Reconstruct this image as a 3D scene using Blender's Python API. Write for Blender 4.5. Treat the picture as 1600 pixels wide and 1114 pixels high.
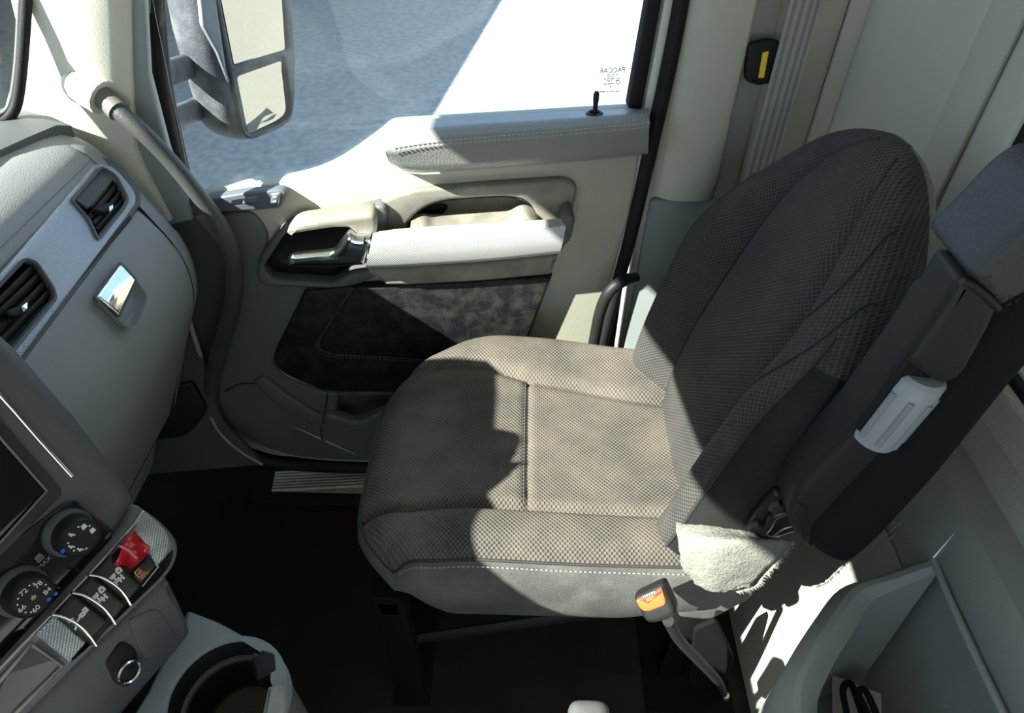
import bpy, bmesh, math, random
from mathutils import Vector, Matrix
random.seed(7)
V = Vector
for o in list(bpy.data.objects): bpy.data.objects.remove(o)
SC = bpy.context.scene
COL = SC.collection
# ------------------------------------------------------------------ camera
F = 1050.0; PITCH = math.radians(43); YAW = math.radians(1.5); CAM = V((0, 0, 1.4))
cam = bpy.data.cameras.new('camera'); camo = bpy.data.objects.new('camera', cam); COL.objects.link(camo)
cam.sensor_width = 36; cam.lens = 36*F/1600; cam.clip_start = .02; cam.clip_end = 300
camo.location = CAM; camo.rotation_euler = (math.radians(90)-PITCH, 0, YAW)
SC.camera = camo
# ------------------------------------------------------------------ world, sun, exposure
w = bpy.data.worlds.new('sky'); SC.world = w; w.use_nodes = True
bg = w.node_tree.nodes['Background']; bg.inputs[0].default_value = (.52, .74, 1.0, 1); bg.inputs[1].default_value = 1.3
SUN_D = V((1.07, .6, -1.0)).normalized()
sl = bpy.data.lights.new('sun', 'SUN'); sl.energy = 20; sl.angle = math.radians(.6); sl.color = (1, .95, .86)
slo = bpy.data.objects.new('sun', sl); COL.objects.link(slo); slo.location = (-8, -5, 9)
slo.rotation_euler = SUN_D.to_track_quat('-Z', 'Y').to_euler()
vs = SC.view_settings; vs.view_transform = 'Standard'; vs.look = 'None'; vs.gamma = 1; vs.exposure = .42; vs.use_curve_mapping = False

# ------------------------------------------------------------------ helpers: view rays onto real planes
_fw = V((-math.sin(YAW)*math.cos(PITCH), math.cos(YAW)*math.cos(PITCH), -math.sin(PITCH)))
_rt = V((math.cos(YAW), math.sin(YAW), 0)); _up = _rt.cross(_fw)
def ray(x, y): return _fw + _rt*((x-800)/F) - _up*((y-557)/F)
def atZ(x, y, z): d = ray(x, y); return CAM + d*((z-CAM.z)/d.z)
def atY(x, y, Y): d = ray(x, y); return CAM + d*((Y-CAM.y)/d.y)
def atX(x, y, X): d = ray(x, y); return CAM + d*((X-CAM.x)/d.x)
class Plane:
    def __init__(s, o, n, up=(0, 0, 1)):
        s.o = V(o); s.n = V(n).normalized(); up = V(up)
        s.v = (up - s.n*up.dot(s.n)).normalized(); s.u = s.v.cross(s.n)
        s.m = Matrix((s.u, s.v, s.n)).transposed().to_4x4()
    def hit(s, x, y, w=0):
        d = ray(x, y); o = s.o + s.n*w
        return CAM + d*((o-CAM).dot(s.n)/d.dot(s.n))
    def uv(s, x, y, w=0):
        p = s.hit(x, y, w) - s.o; return (p.dot(s.u), p.dot(s.v))
    def pt(s, u, v, w=0): return s.o + s.u*u + s.v*v + s.n*w
def fil(pts, r=8, n=4, closed=True):
    """round the corners of a polyline; a point may carry its own radius"""
    out = []; N = len(pts)
    for i, p in enumerate(pts):
        rr = p[2] if len(p) > 2 else r
        if rr == 0 or (not closed and i in (0, N-1)): out.append((p[0], p[1])); continue
        a = V(pts[i-1][:2]); b = V(p[:2]); c = V(pts[(i+1) % N][:2])
        da = min(rr, .48*(a-b).length); dc = min(rr, .48*(c-b).length)
        A = b+(a-b).normalized()*da; C_ = b+(c-b).normalized()*dc
        for k in range(n+1):
            t = k/n; q = A*(1-t)**2 + b*2*t*(1-t) + C_*t*t; out.append((q.x, q.y))
    return out
def cr(pts, n=8, closed=False):
    """Catmull-Rom through the points"""
    P = [V(p) for p in pts]; N = len(P); out = []
    for i in range(N if closed else N-1):
        p1 = P[i]; p2 = P[(i+1) % N]
        p0 = P[i-1] if (i > 0 or closed) else p1*2-p2
        p3 = P[(i+2) % N] if (i+2 < N or closed) else p2*2-p1
        for k in range(n):
            t = k/n
            out.append(.5*((2*p1)+(p2-p0)*t+(2*p0-5*p1+4*p2-p3)*t*t+(3*p1-p0-3*p2+p3)*t**3))
    if not closed: out.append(P[-1])
    return out
def sst(a, b, x):
    t = max(0, min(1, (x-a)/(b-a))); return t*t*(3-2*t)

# ------------------------------------------------------------------ materials
MATS = {}
def mat(name, col, rough=.6, metal=0, bump=0, bscale=400, var=0, vscale=6, spec=.5, dust=None, dscale=5, damt=.5, coat=0, emit=None):
    if name in MATS: return MATS[name]
    m = bpy.data.materials.new(name); m.use_nodes = True; nt = m.node_tree; N = nt.nodes; L = nt.links
    b = N['Principled BSDF']; b.inputs['Base Color'].default_value = (*col, 1); b.inputs['Roughness'].default_value = rough
    b.inputs['Metallic'].default_value = metal; b.inputs['Specular IOR Level'].default_value = spec
    if coat: b.inputs['Coat Weight'].default_value = coat; b.inputs['Coat Roughness'].default_value = .05
    tc = N.new('ShaderNodeTexCoord'); src = None
    if var:
        n1 = N.new('ShaderNodeTexNoise'); n1.inputs['Scale'].default_value = vscale; n1.inputs['Detail'].default_value = 5
        L.new(tc.outputs['Object'], n1.inputs['Vector'])
        mx = N.new('ShaderNodeMix'); mx.data_type = 'RGBA'
        mx.inputs[6].default_value = (*[c*(1-var) for c in col], 1); mx.inputs[7].default_value = (*[min(1, c*(1+var)) for c in col], 1)
        L.new(n1.outputs['Fac'], mx.inputs[0]); src = mx.outputs[2]
    if dust:
        n2 = N.new('ShaderNodeTexNoise'); n2.inputs['Scale'].default_value = dscale; n2.inputs['Detail'].default_value = 8; n2.inputs['Roughness'].default_value = .65
        L.new(tc.outputs['Object'], n2.inputs['Vector'])
        rp = N.new('ShaderNodeValToRGB'); rp.color_ramp.elements[0].position = .42; rp.color_ramp.elements[1].position = .75
        rp.color_ramp.elements[0].color = (0, 0, 0, 1); rp.color_ramp.elements[1].color = (damt, damt, damt, 1)
        L.new(n2.outputs['Fac'], rp.inputs[0])
        md = N.new('ShaderNodeMix'); md.data_type = 'RGBA'; md.inputs[6].default_value = (*col, 1); md.inputs[7].default_value = (*dust, 1)
        if src: L.new(src, md.inputs[6])
        L.new(rp.outputs[0], md.inputs[0]); src = md.outputs[2]
    if src: L.new(src, b.inputs['Base Color'])
    if bump:
        n3 = N.new('ShaderNodeTexNoise'); n3.inputs['Scale'].default_value = bscale; n3.inputs['Detail'].default_value = 2
        L.new(tc.outputs['Object'], n3.inputs['Vector'])
        bp = N.new('ShaderNodeBump'); bp.inputs['Strength'].default_value = bump; bp.inputs['Distance'].default_value = .002
        L.new(n3.outputs['Fac'], bp.inputs['Height']); L.new(bp.outputs['Normal'], b.inputs['Normal'])
    if emit: b.inputs['Emission Color'].default_value = (*emit[0], 1); b.inputs['Emission Strength'].default_value = emit[1]
    MATS[name] = m; return m
def weave(name, dark, light, dust, cell=.0075, axes='XY', stretch=(1, 1), metal=0, rough=.85, damt=.45, bump=.8, lo=.25, hi=.5):
    """staggered dot weave over two object axes"""
    m = mat(name, light, rough, metal); nt = m.node_tree; N = nt.nodes; L = nt.links; b = N['Principled BSDF']
    tc = N['Texture Coordinate']; sp = N.new('ShaderNodeSeparateXYZ'); L.new(tc.outputs['Object'], sp.inputs[0])
    if axes == 'UV': L.new(tc.outputs['UV'], sp.inputs[0]); axes = 'XY'
    cb = N.new('ShaderNodeCombineXYZ'); L.new(sp.outputs[axes[0]], cb.inputs['X']); L.new(sp.outputs[axes[1]], cb.inputs['Y'])
    mp = N.new('ShaderNodeMapping'); mp.inputs['Rotation'].default_value = (0, 0, math.radians(45))
    mp0 = N.new('ShaderNodeMapping'); mp0.inputs['Scale'].default_value = (stretch[0]/cell, stretch[1]/cell, 1)
    L.new(cb.outputs[0], mp0.inputs[0]); L.new(mp0.outputs[0], mp.inputs[0])
    vo = N.new('ShaderNodeTexVoronoi'); vo.voronoi_dimensions = '2D'; vo.inputs['Scale'].default_value = 1; vo.inputs['Randomness'].default_value = 0
    L.new(mp.outputs[0], vo.inputs['Vector'])
    rp = N.new('ShaderNodeMapRange'); rp.inputs['From Min'].default_value = lo; rp.inputs['From Max'].default_value = hi
    L.new(vo.outputs['Distance'], rp.inputs['Value'])
    n2 = N.new('ShaderNodeTexNoise'); n2.inputs['Scale'].default_value = 7; n2.inputs['Detail'].default_value = 8; n2.inputs['Roughness'].default_value = .65
    L.new(tc.outputs['Object'], n2.inputs['Vector'])
    r2 = N.new('ShaderNodeMapRange'); r2.inputs['From Min'].default_value = .38; r2.inputs['From Max'].default_value = .75; r2.inputs['To Max'].default_value = damt
    L.new(n2.outputs['Fac'], r2.inputs['Value'])
    mx = N.new('ShaderNodeMix'); mx.data_type = 'RGBA'; mx.inputs[6].default_value = (*dark, 1); mx.inputs[7].default_value = (*light, 1)
    L.new(rp.outputs[0], mx.inputs[0])
    md = N.new('ShaderNodeMix'); md.data_type = 'RGBA'; md.inputs[7].default_value = (*dust, 1)
    L.new(mx.outputs[2], md.inputs[6]); L.new(r2.outputs[0], md.inputs[0]); L.new(md.outputs[2], b.inputs['Base Color'])
    bp = N.new('ShaderNodeBump'); bp.inputs['Strength'].default_value = bump; bp.inputs['Distance'].default_value = .0015
    L.new(rp.outputs[0], bp.inputs['Height']); L.new(bp.outputs['Normal'], b.inputs['Normal'])
    return m
def glass(name, tint, refl=.12, dust=.06, dcol=(.7, .68, .62)):
    m = bpy.data.materials.new(name); m.use_nodes = True; nt = m.node_tree; N = nt.nodes; L = nt.links; N.clear()
    out = N.new('ShaderNodeOutputMaterial'); tr = N.new('ShaderNodeBsdfTransparent'); tr.inputs[0].default_value = (*tint, 1)
    gl = N.new('ShaderNodeBsdfGlossy'); gl.inputs['Roughness'].default_value = .02
    lw = N.new('ShaderNodeLayerWeight'); lw.inputs['Blend'].default_value = .5
    pw = N.new('ShaderNodeMath'); pw.operation = 'POWER'; pw.inputs[1].default_value = 4; L.new(lw.outputs['Facing'], pw.inputs[0])
    fr = N.new('ShaderNodeMath'); fr.operation = 'MULTIPLY_ADD'; fr.inputs[1].default_value = .45; fr.inputs[2].default_value = .03; L.new(pw.outputs[0], fr.inputs[0])
    m1 = N.new('ShaderNodeMixShader'); L.new(fr.outputs[0], m1.inputs[0]); L.new(tr.outputs[0], m1.inputs[1]); L.new(gl.outputs[0], m1.inputs[2])
    df = N.new('ShaderNodeBsdfDiffuse'); df.inputs[0].default_value = (*dcol, 1)
    tc = N.new('ShaderNodeTexCoord'); no = N.new('ShaderNodeTexNoise'); no.inputs['Scale'].default_value = 9; no.inputs['Detail'].default_value = 9; no.inputs['Roughness'].default_value = .75
    L.new(tc.outputs['Object'], no.inputs['Vector'])
    mr = N.new('ShaderNodeMapRange'); mr.inputs['From Min'].default_value = .4; mr.inputs['From Max'].default_value = .8; mr.inputs['To Max'].default_value = dust*2
    L.new(no.outputs['Fac'], mr.inputs['Value'])
    m2 = N.new('ShaderNodeMixShader'); L.new(mr.outputs[0], m2.inputs[0]); L.new(m1.outputs[0], m2.inputs[1]); L.new(df.outputs[0], m2.inputs[2])
    L.new(m2.outputs[0], out.inputs[0]); return m

BEIGE = mat('beige_plastic', (.50, .50, .43), .62, bump=.25, bscale=900, var=.03, vscale=14)
BEIGE_D = mat('beige_door', (.47, .465, .385), .6, bump=.3, bscale=900, dust=(.55, .5, .4), dscale=7, damt=.25)
GREYP = mat('grey_plastic', (.25, .275, .285), .55, bump=.25, bscale=900, var=.04)
DOORG = mat('door_lower_grey', (.115, .123, .127), .55, bump=.25, bscale=900, var=.05)  # grey plastic darkened: shade of the low door put into its colour
FOOTG = mat('footwell_grey', (.06, .06, .062), .7, bump=.3, bscale=500, var=.1)
GREYD = mat('dark_grey_plastic', (.10, .105, .11), .55, bump=.3, bscale=800, var=.05)
GREYDASH = mat('dash_grey', (.27, .285, .29), .55, bump=.3, bscale=700, var=.05, vscale=4)
TAUPE = mat('dusty_taupe_plastic', (.17, .16, .14), .6, bump=.3, bscale=700, dust=(.42, .38, .30), dscale=9, damt=.75)
REARW = mat('rear_wall_vinyl', (.55, .54, .48), .6, bump=.3, bscale=500, var=.05, vscale=3)
REARL = mat('lower_rear_panel', (.33, .345, .33), .6, bump=.25, bscale=600, var=.05, vscale=4)
VINYL = mat('pale_vinyl', (.47, .475, .42), .6, bump=.4, bscale=300, var=.04)
BLACK = mat('black_plastic', (.012, .012, .0125), .5, bump=.2, bscale=700, spec=.3)
RUBBER = mat('black_rubber', (.010, .010, .011), .65, spec=.3, bump=.3, bscale=500)
LEATHER = mat('black_leather', (.072, .072, .072), .5, bump=.55, bscale=420, dust=(.24, .23, .20), dscale=8, damt=.55)
LEATHERB = mat('backrest_leather', (.013, .0135, .014), .55, spec=.22, bump=.5, bscale=420)
LEATHERD = mat('door_leather', (.007, .008, .011), .5, spec=.3, bump=.5, bscale=480, dust=(.09, .08, .066), dscale=40, damt=.45)
PADL = mat('armrest_leather', (.05, .05, .056), .5, bump=.6, bscale=380, var=.12)
ARMF = mat('armrest_fabric', (.011, .0125, .014), .9, spec=.15, bump=.4, bscale=900)
ARMP = mat('armrest_plastic', (.019, .020, .0225), .5, spec=.35, bump=.2, bscale=500, var=.1)
KNOBG = mat('knob_grey', (.36, .38, .41), .42, bump=.1, bscale=600)
CHROME = mat('chrome', (.85, .86, .88), .07, 1)
STEEL = mat('dull_steel', (.5, .5, .5), .38, 1, var=.2)
ALU = mat('aluminium_tread', (.62, .58, .53), .42, .6, dust=(.3, .25, .2), dscale=15, damt=.6)
FLOORM = mat('rubber_floor', (.016, .012, .010), .75, spec=.2, bump=.6, bscale=220, dust=(.035, .026, .02), dscale=6, damt=.6)
CARPETD = mat('dark_carpet', (.03, .03, .031), .95, bump=.8, bscale=300, var=.2)
FELT = mat('grey_felt', (.19, .185, .165), .98, bump=1, bscale=260, var=.35, vscale=160)
STITCH = mat('pale_thread', (.50, .48, .42), .8)
STITCHD = mat('grey_thread', (.16, .165, .17), .8)
SEAM = mat('seam_cord', (.022, .022, .023), .7)
WHITEP = mat('white_paint', (.72, .73, .72), .35)
WHITEI = mat('white_print', (.8, .8, .78), .6)
BLUEI = mat('blue_marker', (.02, .12, .75), .5)
ORANGEI = mat('orange_print', (.75, .33, .10), .6)
GLOSSB = mat('gloss_black', (.008, .008, .010), .12, coat=.4)
SCREEN = mat('screen_glass', (.006, .007, .009), .16)
RED = mat('red_tape', (.50, .008, .02), .35, bump=.7, bscale=120, coat=.3)
ORANGE = mat('orange_button', (.85, .10, .02), .4, var=.15)
YELLOW = mat('yellow_tag', (.85, .62, .05), .6)
PINK = mat('pink_paper', (.72, .55, .53), .8)
WEB = mat('belt_webbing', (.40, .40, .39), .85, bump=.6, bscale=800)
WEBD = mat('belt_webbing_line', (.25, .25, .25), .85, bump=.6, bscale=800)
MIRROR = mat('mirror_glass', (.55, .50, .41), .0, 1)  # warm tint puts the tan of reflected ground into the glass colour
MIRH = mat('mirror_housing', (.055, .056, .058), .55, bump=.4, bscale=300, dust=(.34, .32, .28), dscale=14, damt=.5)
SOIL = mat('sandy_ground', (.30, .285, .25), .95, bump=1, bscale=30, var=.45, vscale=14)
SEATF = weave('seat_mesh_fabric', (.022, .020, .019), (.105, .093, .082), (.20, .168, .135), .0050, 'XY', damt=.65)
BACKF = weave('backrest_mesh_fabric', (.010, .010, .011), (.052, .049, .050), (.12, .095, .075), .0050, 'UV', damt=.35)
SILV = weave('silver_textured_trim', (.36, .38, .42), (.52, .55, .60), (.5, .5, .5), .0028, 'YZ', metal=.75, rough=.34, damt=.1, bump=.5)
SILVD = weave('silver_door_trim', (.52, .53, .55), (.66, .67, .69), (.6, .58, .52), .0032, 'XZ', metal=.35, rough=.45, damt=.3, bump=.4)
GLASS = glass('side_window_glass', (.86, .93, .99), dust=.02)
GLASSR = glass('rear_window_glass', (.55, .55, .50), dust=.10, dcol=(.4, .33, .25))
GLASSW = glass('windshield_glass', (.93, .97, .95), dust=.03)

# ------------------------------------------------------------------ object builders
def tagit(o, label=None, cat=None, group=None, kind=None):
    if label: o['label'] = label
    if cat: o['category'] = cat
    if group: o['group'] = group
    if kind: o['kind'] = kind
    return o
def thing(name, label, cat, loc=(0, 0, 0), group=None, kind=None):
    o = bpy.data.objects.new(name, None); COL.objects.link(o); o.location = loc; o.empty_display_size = .05
    return tagit(o, label, cat, group, kind)
def wloc(p):
    l = V((0, 0, 0))
    while p: l += p.location; p = p.parent
    return l
def link(name, me, m, parent=None, smooth=True, angle=40):
    """world-space mesh -> object; origin is placed on its parent's (or at the mesh's base)"""
    if m: me.materials.clear(); me.materials.append(m)
    o = bpy.data.objects.new(name, me); COL.objects.link(o)
    if parent:
        me.transform(Matrix.Translation(-wloc(parent))); o.parent = parent
    if smooth:
        me.polygons.foreach_set('use_smooth', [True]*len(me.polygons))
        try: me.set_sharp_from_angle(angle=math.radians(angle))
        except Exception: pass
    me.update(); return o
def mesh(name, vs_, fs, m, parent=None, smooth=True, angle=40):
    me = bpy.data.meshes.new(name); me.from_pydata([tuple(v) for v in vs_], [], fs)
    bm = bmesh.new(); bm.from_mesh(me); bmesh.ops.recalc_face_normals(bm, faces=bm.faces); bm.to_mesh(me); bm.free()
    return link(name, me, m, parent, smooth, angle)
def platemesh(loops, thick, bev=.003, res=2):
    cu = bpy.data.curves.new('c', 'CURVE'); cu.dimensions = '2D'; cu.fill_mode = 'BOTH'
    bev = min(bev, thick*.49); cu.extrude = max(1e-5, thick/2-bev); cu.bevel_depth = bev; cu.bevel_resolution = res; cu.offset = -bev
    for lp in loops:
        s = cu.splines.new('POLY'); s.points.add(len(lp)-1); s.use_cyclic_u = True
        for i, p in enumerate(lp): s.points[i].co = (p[0], p[1], 0, 1)
    ob = bpy.data.objects.new('c', cu); COL.objects.link(ob)
    dg = bpy.context.evaluated_depsgraph_get(); me = bpy.data.meshes.new_from_object(ob.evaluated_get(dg))
    bpy.data.objects.remove(ob); bpy.data.curves.remove(cu)
    bm = bmesh.new(); bm.from_mesh(me); bmesh.ops.remove_doubles(bm, verts=bm.verts, dist=1e-5); bm.to_mesh(me); bm.free()
    return me
def plate(name, pl, px, m, parent=None, w=.01, thick=.01, bev=.003, r=8, holes=(), uvs=False, res=2, rh=8):
    """slab on a plane: outline given where it is seen (front face at w), holes cut through"""
    loops = []
    for i, lp in enumerate([px]+list(holes)):
        f = fil(lp, r if i == 0 else rh)
        loops.append(f if uvs else [pl.uv(x, y, w) for x, y in f])
    me = platemesh(loops, thick, bev, res)
    me.transform(Matrix.Translation(pl.o + pl.n*(w-thick/2)) @ pl.m)
    return link(name, me, m, parent)
def recess(name, pl, px, m, parent=None, w=.01, depth=.03, shrink=.85, r=8, steps=5, uvs=False):
    f = fil(px, r); lp = f if uvs else [pl.uv(x, y, w) for x, y in f]
    cx = sum(p[0] for p in lp)/len(lp); cy = sum(p[1] for p in lp)/len(lp); vs_ = []; n = len(lp)
    for k in range(steps+1):
        t = k/steps; a = t*math.pi/2; s = 1-(1-shrink)*(1-math.cos(a)); d = depth*math.sin(a)
        for x, y in lp: vs_.append(pl.pt(cx+(x-cx)*s, cy+(y-cy)*s, w-d))
    fs = [(k*n+i, k*n+(i+1) % n, (k+1)*n+(i+1) % n, (k+1)*n+i) for k in range(steps) for i in range(n)]
    vs_.append(pl.pt(cx, cy, w-depth)); c = len(vs_)-1
    fs += [(steps*n+i, steps*n+(i+1) % n, c) for i in range(n)]
    o = mesh(name, vs_, fs, m, parent, True, 60)
    return o
def tube(name, pts, rad, m, parent=None, n=12, sub=6, closed=False, flat=None, caps=True):
    P = cr(pts, sub, closed) if sub > 1 else [V(p) for p in pts]
    N = len(P); vs_ = []; fs = []; prev = None
    for i, p in enumerate(P):
        t = (P[(i+1) % N]-P[i-1]) if closed else (P[min(i+1, N-1)]-P[max(i-1, 0)])
        t = t.normalized()
        if prev is None:
            a = V((0, 0, 1)) if abs(t.z) < .9 else V((1, 0, 0)); prev = (a-t*a.dot(t)).normalized()
        else: prev = (prev-t*prev.dot(t)).normalized()
        b = t.cross(prev); r = rad(i/(N-1)) if callable(rad) else rad
        for k in range(n):
            an = 2*math.pi*k/n; vs_.append(p+prev*math.cos(an)*r+b*math.sin(an)*r*(flat or 1))
    for i in range(N if closed else N-1):
        for k in range(n):
            j = (i+1) % N; fs.append((i*n+k, i*n+(k+1) % n, j*n+(k+1) % n, j*n+k))
    if not closed and caps: fs.append(tuple(range(n))); fs.append(tuple((N-1)*n+k for k in range(n)))
    return mesh(name, vs_, fs, m, parent, True, 50)
def lathe(name, o, ax, prof, m, parent=None, n=32, flute=0, fd=0, cap=True):
    """prof: (radius, height) pairs along the axis ax from o"""
    ax = V(ax).normalized(); a = V((0, 0, 1)) if abs(ax.z) < .9 else V((1, 0, 0)); e1 = (a-ax*a.dot(ax)).normalized(); e2 = ax.cross(e1); o = V(o)
    vs_ = []; fs = []
    for r, h in prof:
        for k in range(n):
            an = 2*math.pi*k/n; rr = r*(1-fd*(.5+.5*math.cos(flute*an))) if flute else r
            vs_.append(o+ax*h+e1*math.cos(an)*rr+e2*math.sin(an)*rr)
    for i in range(len(prof)-1):
        for k in range(n): fs.append((i*n+k, i*n+(k+1) % n, (i+1)*n+(k+1) % n, (i+1)*n+k))
    if cap and prof[0][0] > 1e-5: fs.append(tuple(range(n)))
    if cap and prof[-1][0] > 1e-5: fs.append(tuple((len(prof)-1)*n+k for k in range(n)))
    return mesh(name, vs_, fs, m, parent, True, 35)
def box(name, a, b, m, parent=None, bev=.004, seg=2, rot=None, piv=None):
    bm = bmesh.new(); bmesh.ops.create_cube(bm, size=1)
    a = V(a); b = V(b); c = (a+b)/2; d = b-a
    for v in bm.verts: v.co = V((v.co.x*d.x, v.co.y*d.y, v.co.z*d.z))
    if bev: bmesh.ops.bevel(bm, geom=bm.edges[:], offset=bev, segments=seg, affect='EDGES', profile=.5)
    me = bpy.data.meshes.new(name); bm.to_mesh(me); bm.free()
    M = Matrix.Translation(c)
    if rot: M = M @ rot.to_4x4()
    me.transform(M); return link(name, me, m, parent)
def grid(name, rows, m, parent=None, closed_u=False, angle=50, flip=False):
    n = len(rows[0]); vs_ = [p for r in rows for p in r]; fs = []
    for i in range(len(rows)-1):
        for k in range(n if closed_u else n-1):
            fs.append((i*n+k, i*n+(k+1) % n, (i+1)*n+(k+1) % n, (i+1)*n+k))
    return mesh(name, vs_, fs, m, parent, True, angle)
def stitches(name, pts, m, parent, seg=.0045, gap=.003, rad=.0007):
    """a row of thread stitches along a 3D line, joined in one part"""
    P = [V(p) for p in pts]; vs_ = []; fs = []; carry = 0
    L = [0]
    for i in range(1, len(P)): L.append(L[-1]+(P[i]-P[i-1]).length)
    def at(s):
        for i in range(1, len(P)):
            if s <= L[i]: return P[i-1].lerp(P[i], (s-L[i-1])/max(1e-9, L[i]-L[i-1]))
        return P[-1]
    s = 0
    while s+seg < L[-1]:
        a = at(s); b = at(s+seg); t = (b-a).normalized(); u = t.cross(V((0, 0, 1)))
        u = u.normalized() if u.length > .01 else V((1, 0, 0)); v = t.cross(u); k = len(vs_)
        for q in (a, b):
            for c, d in ((1, 0), (0, 1), (-1, 0), (0, -1)): vs_.append(q+u*c*rad+v*d*rad)
        for j in range(4): fs.append((k+j, k+(j+1) % 4, k+4+(j+1) % 4, k+4+j))
        fs += [(k, k+1, k+2, k+3), (k+4, k+5, k+6, k+7)]
        s += seg+gap
    o = mesh(name, vs_, fs, m, parent, False); o['kind'] = 'stuff'; return o
def text(name, body, pl, uv, size, m, parent, w=0, rot=0, mirror=False, thick=.0002, align='CENTER'):
    cu = bpy.data.curves.new('t', 'FONT'); cu.body = body; cu.size = size; cu.align_x = align; cu.align_y = 'CENTER'; cu.extrude = thick
    ob = bpy.data.objects.new('t', cu); COL.objects.link(ob)
    dg = bpy.context.evaluated_depsgraph_get(); me = bpy.data.meshes.new_from_object(ob.evaluated_get(dg))
    bpy.data.objects.remove(ob); bpy.data.curves.remove(cu)
    M = Matrix.Translation(pl.pt(uv[0], uv[1], w)) @ pl.m @ Matrix.Rotation(rot, 4, 'Z')
    if mirror: M = M @ Matrix.Diagonal((-1, 1, 1, 1))
    me.transform(M); return link(name, me, m, parent, False)
def strokes(name, lines, pl, m, parent, w, rad=.0006):
    """printed symbol made of thin flat strokes; lines of pixel points on a plane"""
    vs_ = []; fs = []
    for ln in lines:
        P = [pl.uv(x, y, w) for x, y in ln]
        for (a, b) in zip(P[:-1], P[1:]):
            d = V((b[0]-a[0], b[1]-a[1])); L = d.length
            if L < 1e-6: continue
            d /= L; nn = V((-d.y, d.x))*rad; k = len(vs_); e = d*rad*.7
            for q in (V(a)-e+nn, V(a)-e-nn, V(b)+e-nn, V(b)+e+nn): vs_.append(pl.pt(q.x, q.y, w))
            for q in (V(a)-e+nn, V(a)-e-nn, V(b)+e-nn, V(b)+e+nn): vs_.append(pl.pt(q.x, q.y, w-.0006))
            fs += [(k, k+1, k+2, k+3), (k+4, k+5, k+6, k+7)]+[(k+j, k+(j+1) % 4, k+4+(j+1) % 4, k+4+j) for j in range(4)]
    return mesh(name, vs_, fs, m, parent, False)

# ================================================================== THE SETTING
# ground far below the cab
g = []
for i in range(41):
    g.append([V((-40+2*i, -30+2*k, -1.2+.0*random.random())) for k in range(41)])
o = grid('ground', g, SOIL); tagit(o, 'sandy ground outside the truck, half of it in shade', 'ground', kind='structure')
# unseen slab on posts, added to shade the ground ahead of the mirror
h = 2.2; off = SUN_D*(h/-SUN_D.z)
ca = [V((-1.68, 2.0)), V((1.9, 28.0)), V((-30, 28.0)), V((-30, 2.0))]
cp = thing('shade_blocker', 'unseen flat slab on posts added to shade the ground outside', 'shade_blocker', (-14, 6, -1.2), kind='structure')
cpv = [V((p.x-off.x, p.y-off.y, -1.2+h)) for p in ca]
mesh('blocker_slab', cpv+[p+V((0, 0, .25)) for p in cpv], [(0, 1, 2, 3), (4, 5, 6, 7)]+[(j, (j+1) % 4, 4+(j+1) % 4, 4+j) for j in range(4)], WHITEP, cp, False)
for p in cpv[2:]: box('post', (p.x+.3, p.y-.1, -1.2), (p.x+.5, p.y+.1, -1.2+h), STEEL, cp)

# floor
fl = box('floor', (-1.25, -1.06, -.06), (.47, 1.10, 0), FLOORM, None, .002)
tagit(fl, 'dark worn rubber cab floor', 'floor', kind='structure')
# roof and driver side: close the cab off from the high sun
def header(y):  # unseen roof front edge, shaped to set where sunlight ends inside
    pts = [(-1.3, -.95), (-.27, -.95), (-.20, -.76), (-.12, -.75), (0, -.79), (.2, -.845), (.40, -.865), (.6, -.875), (1.3, -.92)]
    for (p, q), (r, t) in zip(pts[:-1], pts[1:]):
        if y <= r: return q+(t-q)*(y-p)/(r-p)
    return -.95
rf = []
for f, z in ((0, 1.655), (.1, 1.70), (.4, 1.76), (.75, 1.76), (.95, 1.72), (1, 1.6)):
    rf.append([V((header(y)+(.80-header(y))*f, y, z)) for y in (-1.2, -.8, -.4, -.27, -.20, -.12, 0, .1, .2, .3, .46, .6, .9, 1.2)])
rfo = grid('ceiling', rf, BEIGE); rfo.modifiers.new('thickness', 'SOLIDIFY').thickness = .05; tagit(rfo, 'pale padded cab roof lining', 'ceiling', kind='structure')
wl = Plane((0, -1.12, 0), (0, 1, 0))
pl_ = plate('wall_left', wl, [(-.75, 0), (1.4, 0), (1.4, 1.75), (-.75, 1.75)], BEIGE, None, 0, .05, .004, 0, [[(-.42, .12), (.62, .12), (.62, 1.0), (.50, 1.58), (-.42, 1.58)]], uvs=True)
tagit(pl_, 'driver side cab wall with its open doorway', 'wall', kind='structure')
# firewall in front of the feet
fwl = box('wall_front', (-1.32, -1.1, -.06), (-1.25, 1.12, .92), GREYD, None, .003); tagit(fwl, 'dark firewall ahead of the footwell', 'wall', kind='structure')

# ---- side wall behind the door (B-pillar area) and rear wall
SW = Plane((0, 1.10, 0), (0, -1, 0))
ws = thing('wall_right', 'pale side wall behind the door opening', 'wall', (.4, 1.12, 0), kind='structure')
def swp(name, pts, m, w, th, bev=.004, r=0, par=ws): return plate(name, SW, pts, m, par, w, th, bev, r, uvs=True)
swp('side_panel', [(.205, -.02), (.70, -.02), (.70, 1.75), (.215, 1.75)], BEIGE, 0, .03)
swp('lower_panel', [(.205, -.02), (.50, -.02), (.50, .778), (.222, .778, .012)], GREYP, .010, .012, .004)
swp('corner_column', [(.470, .0), (.56, .0), (.565, 1.75), (.466, 1.75)], REARW, .012, .03, .008)
rows = []
for z in (0, .5, 1.0, 1.75):
    rows.append([V((.50+.0*z, 1.088, z)), V((.53, 1.075, z)), V((.56, 1.045, z)), V((.585, .995, z)), V((.60, .955, z)), V((.612, .94, z))])
cc = grid('corner_rib', rows, REARW, ws)
cc.modifiers.new('thickness', 'SOLIDIFY').thickness = .006
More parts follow.
